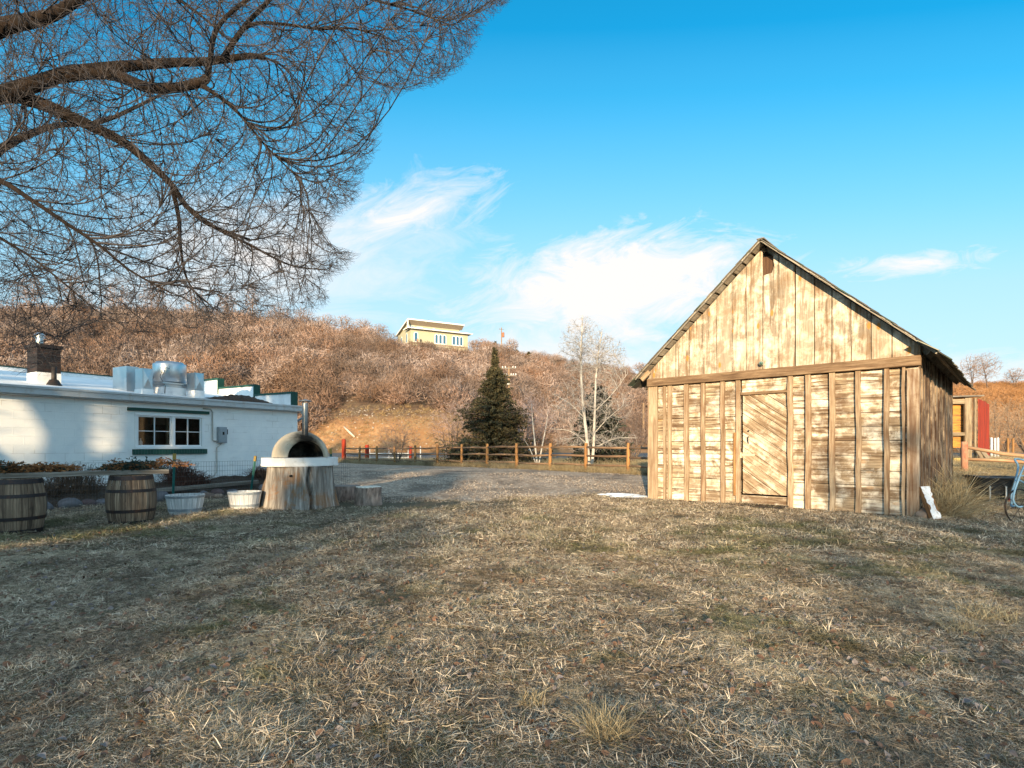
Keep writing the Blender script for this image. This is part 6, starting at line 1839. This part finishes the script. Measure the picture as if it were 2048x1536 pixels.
# ================================================================== unseen trees and buildings added behind the viewpoint to shade the yard
SUN_EL = math.radians(10.0); SUN_AZ = np.array([-.2, -.98]); SUN_AZ = SUN_AZ / np.linalg.norm(SUN_AZ)
NB = [('far left', -46, 23, 5), ('second from the left', -40, 22, 4.6), ('third from the left', -34, 21, 4.6), ('fourth from the left', -28.5, 19, 4.2), ('fifth from the left, the tallest slim one', -25.6, 16.5, 2.0), ('sixth from the left, low and round', -22.1, 10.3, -1.2), ('seventh from the left, round-topped', -20.5, 16.2, -1.05), ('eighth from the left, slim', -17.9, 12.6, -1.0), ('ninth from the left, round-topped', -14.6, 11.8, -1.7)]
for k, (nm_, x, h, w) in enumerate(NB):  # unseen spruces, sized to throw shade over the yard
    conifer('shade_spruce', f'unseen spruce added behind the yard to shade it, {nm_}', (x, -40 + rng.uniform(-1.5, 1.5), 0), h, (lambda w: (lambda f: w * (1 - f) ** .6 * (.75 + .25 * math.sin(f * 30 + w))) if w > 0 else (lambda f: -w * max(.02, math.sin(math.pi * min(1, .25 + .75 * f))) ** .5))(w), 5200, NS, 500 + k, .75, .35, 'unseen spruces added to shade the yard', .03, .25, nb=220)
for k, (nm_, x, h, w, n_) in enumerate((('left of the added house ridge', -11.9, 10.0, 5.0, 2600), ('over the middle of the added house', -4.6, 9.3, 3.6, 800), ('right of the added house ridge', -2.0, 11.4, 5.0, 2600), ('beside the added shed', 1.4, 13.0, 5.6, 3400))):  # unseen bare crowns added to thin the sunlight
    st = [([(0, 0, -.1), (random.uniform(-.3, .3), 0, h * .45), (random.uniform(-.8, .8), random.uniform(-.8, .8), h * .9)], .1, .03) for _ in range(3)]
    bare_tree('shade_tree', f'unseen leafless tree added behind the viewpoint to filter the sun, {nm_}', 'tree', (x, -37.5 - .6 * k, 0), st, ell((0, 0, h * .68), (w / 2, w / 2, h * .32), .6), (60, 400, n_), (.05, .03, .02), (BRB, BRT), 0, 'unseen leafless trees added to shade the yard', 4)
for k, (px, dist, r_, h_, lb) in enumerate(((108, 15.0, .27, 8.5, 'unseen leafless tree shading the white wall from left of the viewpoint, the one nearest the white building'), (262, 17.5, .33, 9.5, 'unseen leafless tree shading the white wall from left of the viewpoint, the one farther from the white building'))):
    P = A0 + dL * hx(px); q = (P.x + SUN_AZ[0] * dist, P.y + SUN_AZ[1] * dist, 0)  # unseen trunks set along the sun ray to shade the wall
    st = [([(0, 0, -.1), (.05, .05, 2.2), (.1, 0, h_ * .55), (.2, .3, h_ * .95)], r_, r_ * .3), ([(.05, .05, 2.4), (-.5, .4, h_ * .5), (-1.0, .8, h_ * .85)], r_ * .5, .04), ([(.05, .05, 2.8), (.6, -.3, h_ * .55), (1.3, -.2, h_ * .9)], r_ * .5, .04)]
    bare_tree('shade_tree', lb, 'tree', q, st, ell((0, 0, h_ * .75), (1.8, 1.8, h_ * .3), .6), (30, 150, 500), (.04, .02, .01), (BRB, BRT), 0, 'unseen leafless trees added to shade the yard', 4)
fh = thing('shade_house', 'unseen long low house with brown shingled roof added to shade the yard', 'house', (-5, -41, 0))  # unseen house added as a shade caster
mb = MB(); mb.box((0, 0, 2.2), (19, 8, 4.4)); mb.prism([(-9.5, -4, 4.4), (-9.5, 4, 4.4), (-9.5, 0, 7.5)], (19, 0, 0)); mb.build('wall', m_plain('cream siding', (.55, .5, .42), .8), fh)
mb = MB()
for s in (-1, 1): mb.prism([(-10, s * 4.5, 4.15), (-10, 0, 7.65), (-10, 0, 7.85), (-10, s * 4.5, 4.35)], (20, 0, 0))
mb.build('roof', m_plain('brown shingles', (.12, .09, .07), .9), fh)
for x in (-6, -2, 3, 7):
    mb = MB(); mb.box((x, 4.03, 2.3), (1.2, .08, 1.5)); w_ = mb.build('window', TRIM, fh); mb = MB(); mb.box((x, 4.08, 2.3), (1.0, .03, 1.3)); mb.build('pane', PANE, w_)
bn = thing('shade_shed', 'unseen tall plank shed added to shade the right side of the yard', 'shed', (10, -40, 0))  # unseen shed added to block sun on the right
mb = MB(); mb.box((0, 0, 4.5), (13, 8, 9)); mb.prism([(-6.5, -4, 9), (6.5, -4, 9), (6.5, -4, 9.4), (-6.5, -4, 10.2)], (0, 8, 0)); mb.build('wall', W_SIDE, bn)
mb = MB(); mb.box((0, 4.04, 2.2), (4, .06, 4.4)); mb.build('door', RED, bn)

# ================================================================== sky, sun, camera
world = bpy.data.worlds.new('World'); SC.world = world; world.use_nodes = True
N = NT(world, world=True)
out = N.n('ShaderNodeOutputWorld'); bgd = N.n('ShaderNodeBackground')
sky = N.n('ShaderNodeTexSky', sky_type='NISHITA'); sky.sun_disc = False
sky.sun_elevation = SUN_EL; sky.sun_rotation = math.atan2(SUN_AZ[0], SUN_AZ[1])
sky.altitude = 1800; sky.air_density = 1.0; sky.dust_density = .5; sky.ozone_density = 2.0
dv = N.n('ShaderNodeTexCoord').outputs['Generated']; x, y, z = N.sep(dv)
yy = N.m2('MAXIMUM', y, .02); u = N.m2('DIVIDE', x, yy); v = N.m2('DIVIDE', z, yy); front = N.ramp(y, [(.05, 0), (.2, 1)])
uv = N.comb(u, v, 0.0)


def cloud(cu, cv, ru, rv, sc, lo, hi, rot=0.0, stretch=(1, 2.4, 1), loc=0.0):
    q = N.map(uv, (1, 1, 1), (-cu, -cv, 0)); q = N.n('ShaderNodeVectorRotate', {'Vector': q, 'Angle': -rot}, rotation_type='Z_AXIS').outputs[0]
    q2 = N.map(q, (1 / ru, 1 / rv, 0)); r = N.n('ShaderNodeVectorMath', {0: q2}, operation='LENGTH').outputs['Value']
    base = N.m2('SUBTRACT', 1.0, r)
    n_ = N.noise(N.map(q, tuple(sc * s for s in stretch), (loc, loc * .7, 0)), 1.0, 13, .66, 1.4)
    return N.ramp(N.m2('ADD', N.m2('MULTIPLY', base, .55), N.m2('MULTIPLY', n_, .9)), [(lo, 0), (hi, 1)])


cl = [cloud(.19, .285, .36, .125, 6, .52, .76, .12, (1, 2.0, 1), 1.7), cloud(.08, .15, .3, .1, 6, .5, .95, .0, (1, 2, 1), 4.1), cloud(-.2, .41, .28, .09, 8, .6, 1.3, .3, (1, 2.2, 1), 2.3), cloud(-.45, .33, .45, .18, 5, .5, 1.1, .1, (1, 2, 1), 6.1),
      cloud(.72, .325, .2, .035, 11, .6, 1.3, .1, (1, 3, 1), 3.3), cloud(.72, .11, .6, .1, 5, .55, 1.1, .0, (1, 3, 1), 8.3)]
m = cl[0]
for c_ in cl[1:]: m = N.m2('MAXIMUM', m, c_)
SKYC = sky.outputs[0]
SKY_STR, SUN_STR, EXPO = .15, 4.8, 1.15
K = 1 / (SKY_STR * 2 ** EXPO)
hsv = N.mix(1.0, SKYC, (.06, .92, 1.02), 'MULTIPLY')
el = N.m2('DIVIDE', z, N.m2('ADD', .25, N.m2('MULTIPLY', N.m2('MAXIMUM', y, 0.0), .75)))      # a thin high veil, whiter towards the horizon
veil = N.ramp(el, [(0, .95), (.12, .9), (.27, .8), (.4, .54), (.53, .33), (.7, 0), (.8, 0), (1.0, .42)])  # rises again overhead, out of view, to add neutral fill light
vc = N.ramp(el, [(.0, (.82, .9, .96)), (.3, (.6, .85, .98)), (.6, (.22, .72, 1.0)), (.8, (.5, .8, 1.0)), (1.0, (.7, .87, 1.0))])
vs_ = N.n('ShaderNodeVectorMath', {0: vc}, operation='SCALE'); N.set(vs_.inputs['Scale'], N.m2('MULTIPLY', K, N.m2('ADD', 1.0, N.m2('MULTIPLY', N.m2('MAXIMUM', N.m2('MULTIPLY', y, -1.0), 0.0), 2.5))))      # boosted behind the camera, out of view, as added fill light
sg = N.mix(N.ramp(N.m2('MULTIPLY', y, -1.0), [(-0.0, 0), (.6, 1)]), (1, 1, 1), (1.2, 1.0, .85)); hsv = N.mix(veil, hsv, N.mix(1.0, vs_.outputs[0], sg, 'MULTIPLY'))      # warm tint on that unseen fill
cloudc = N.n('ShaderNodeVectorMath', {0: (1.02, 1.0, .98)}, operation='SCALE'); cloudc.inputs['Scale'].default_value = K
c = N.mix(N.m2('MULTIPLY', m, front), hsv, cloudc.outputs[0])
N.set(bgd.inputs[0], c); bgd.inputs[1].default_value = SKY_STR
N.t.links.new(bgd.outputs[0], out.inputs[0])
sun = bpy.data.lights.new('sun', 'SUN'); sun.energy = SUN_STR; sun.angle = math.radians(.5); sun.color = (1, .76, .46)
so = bpy.data.objects.new('sun', sun); COL.objects.link(so)
tv = Vector((SUN_AZ[0] * math.cos(SUN_EL), SUN_AZ[1] * math.cos(SUN_EL), math.sin(SUN_EL)))
so.rotation_euler = tv.to_track_quat('Z', 'Y').to_euler()
cam = bpy.data.cameras.new('camera'); cam.sensor_width = 36; cam.lens = F / 2048 * 36; cam.shift_y = (HY - 768) / 2048; cam.clip_end = 2000; cam.clip_start = .05
co = bpy.data.objects.new('camera', cam); COL.objects.link(co); co.location = (0, 0, CH); co.rotation_euler = (math.pi / 2, 0, 0)
SC.camera = co
SC.view_settings.view_transform = 'Standard'; SC.view_settings.look = 'None'; SC.view_settings.exposure = EXPO; SC.view_settings.gamma = 1
SC.cycles.max_bounces = 6; SC.cycles.diffuse_bounces = 3; SC.cycles.transparent_max_bounces = 4
SC.cycles.use_denoising = True
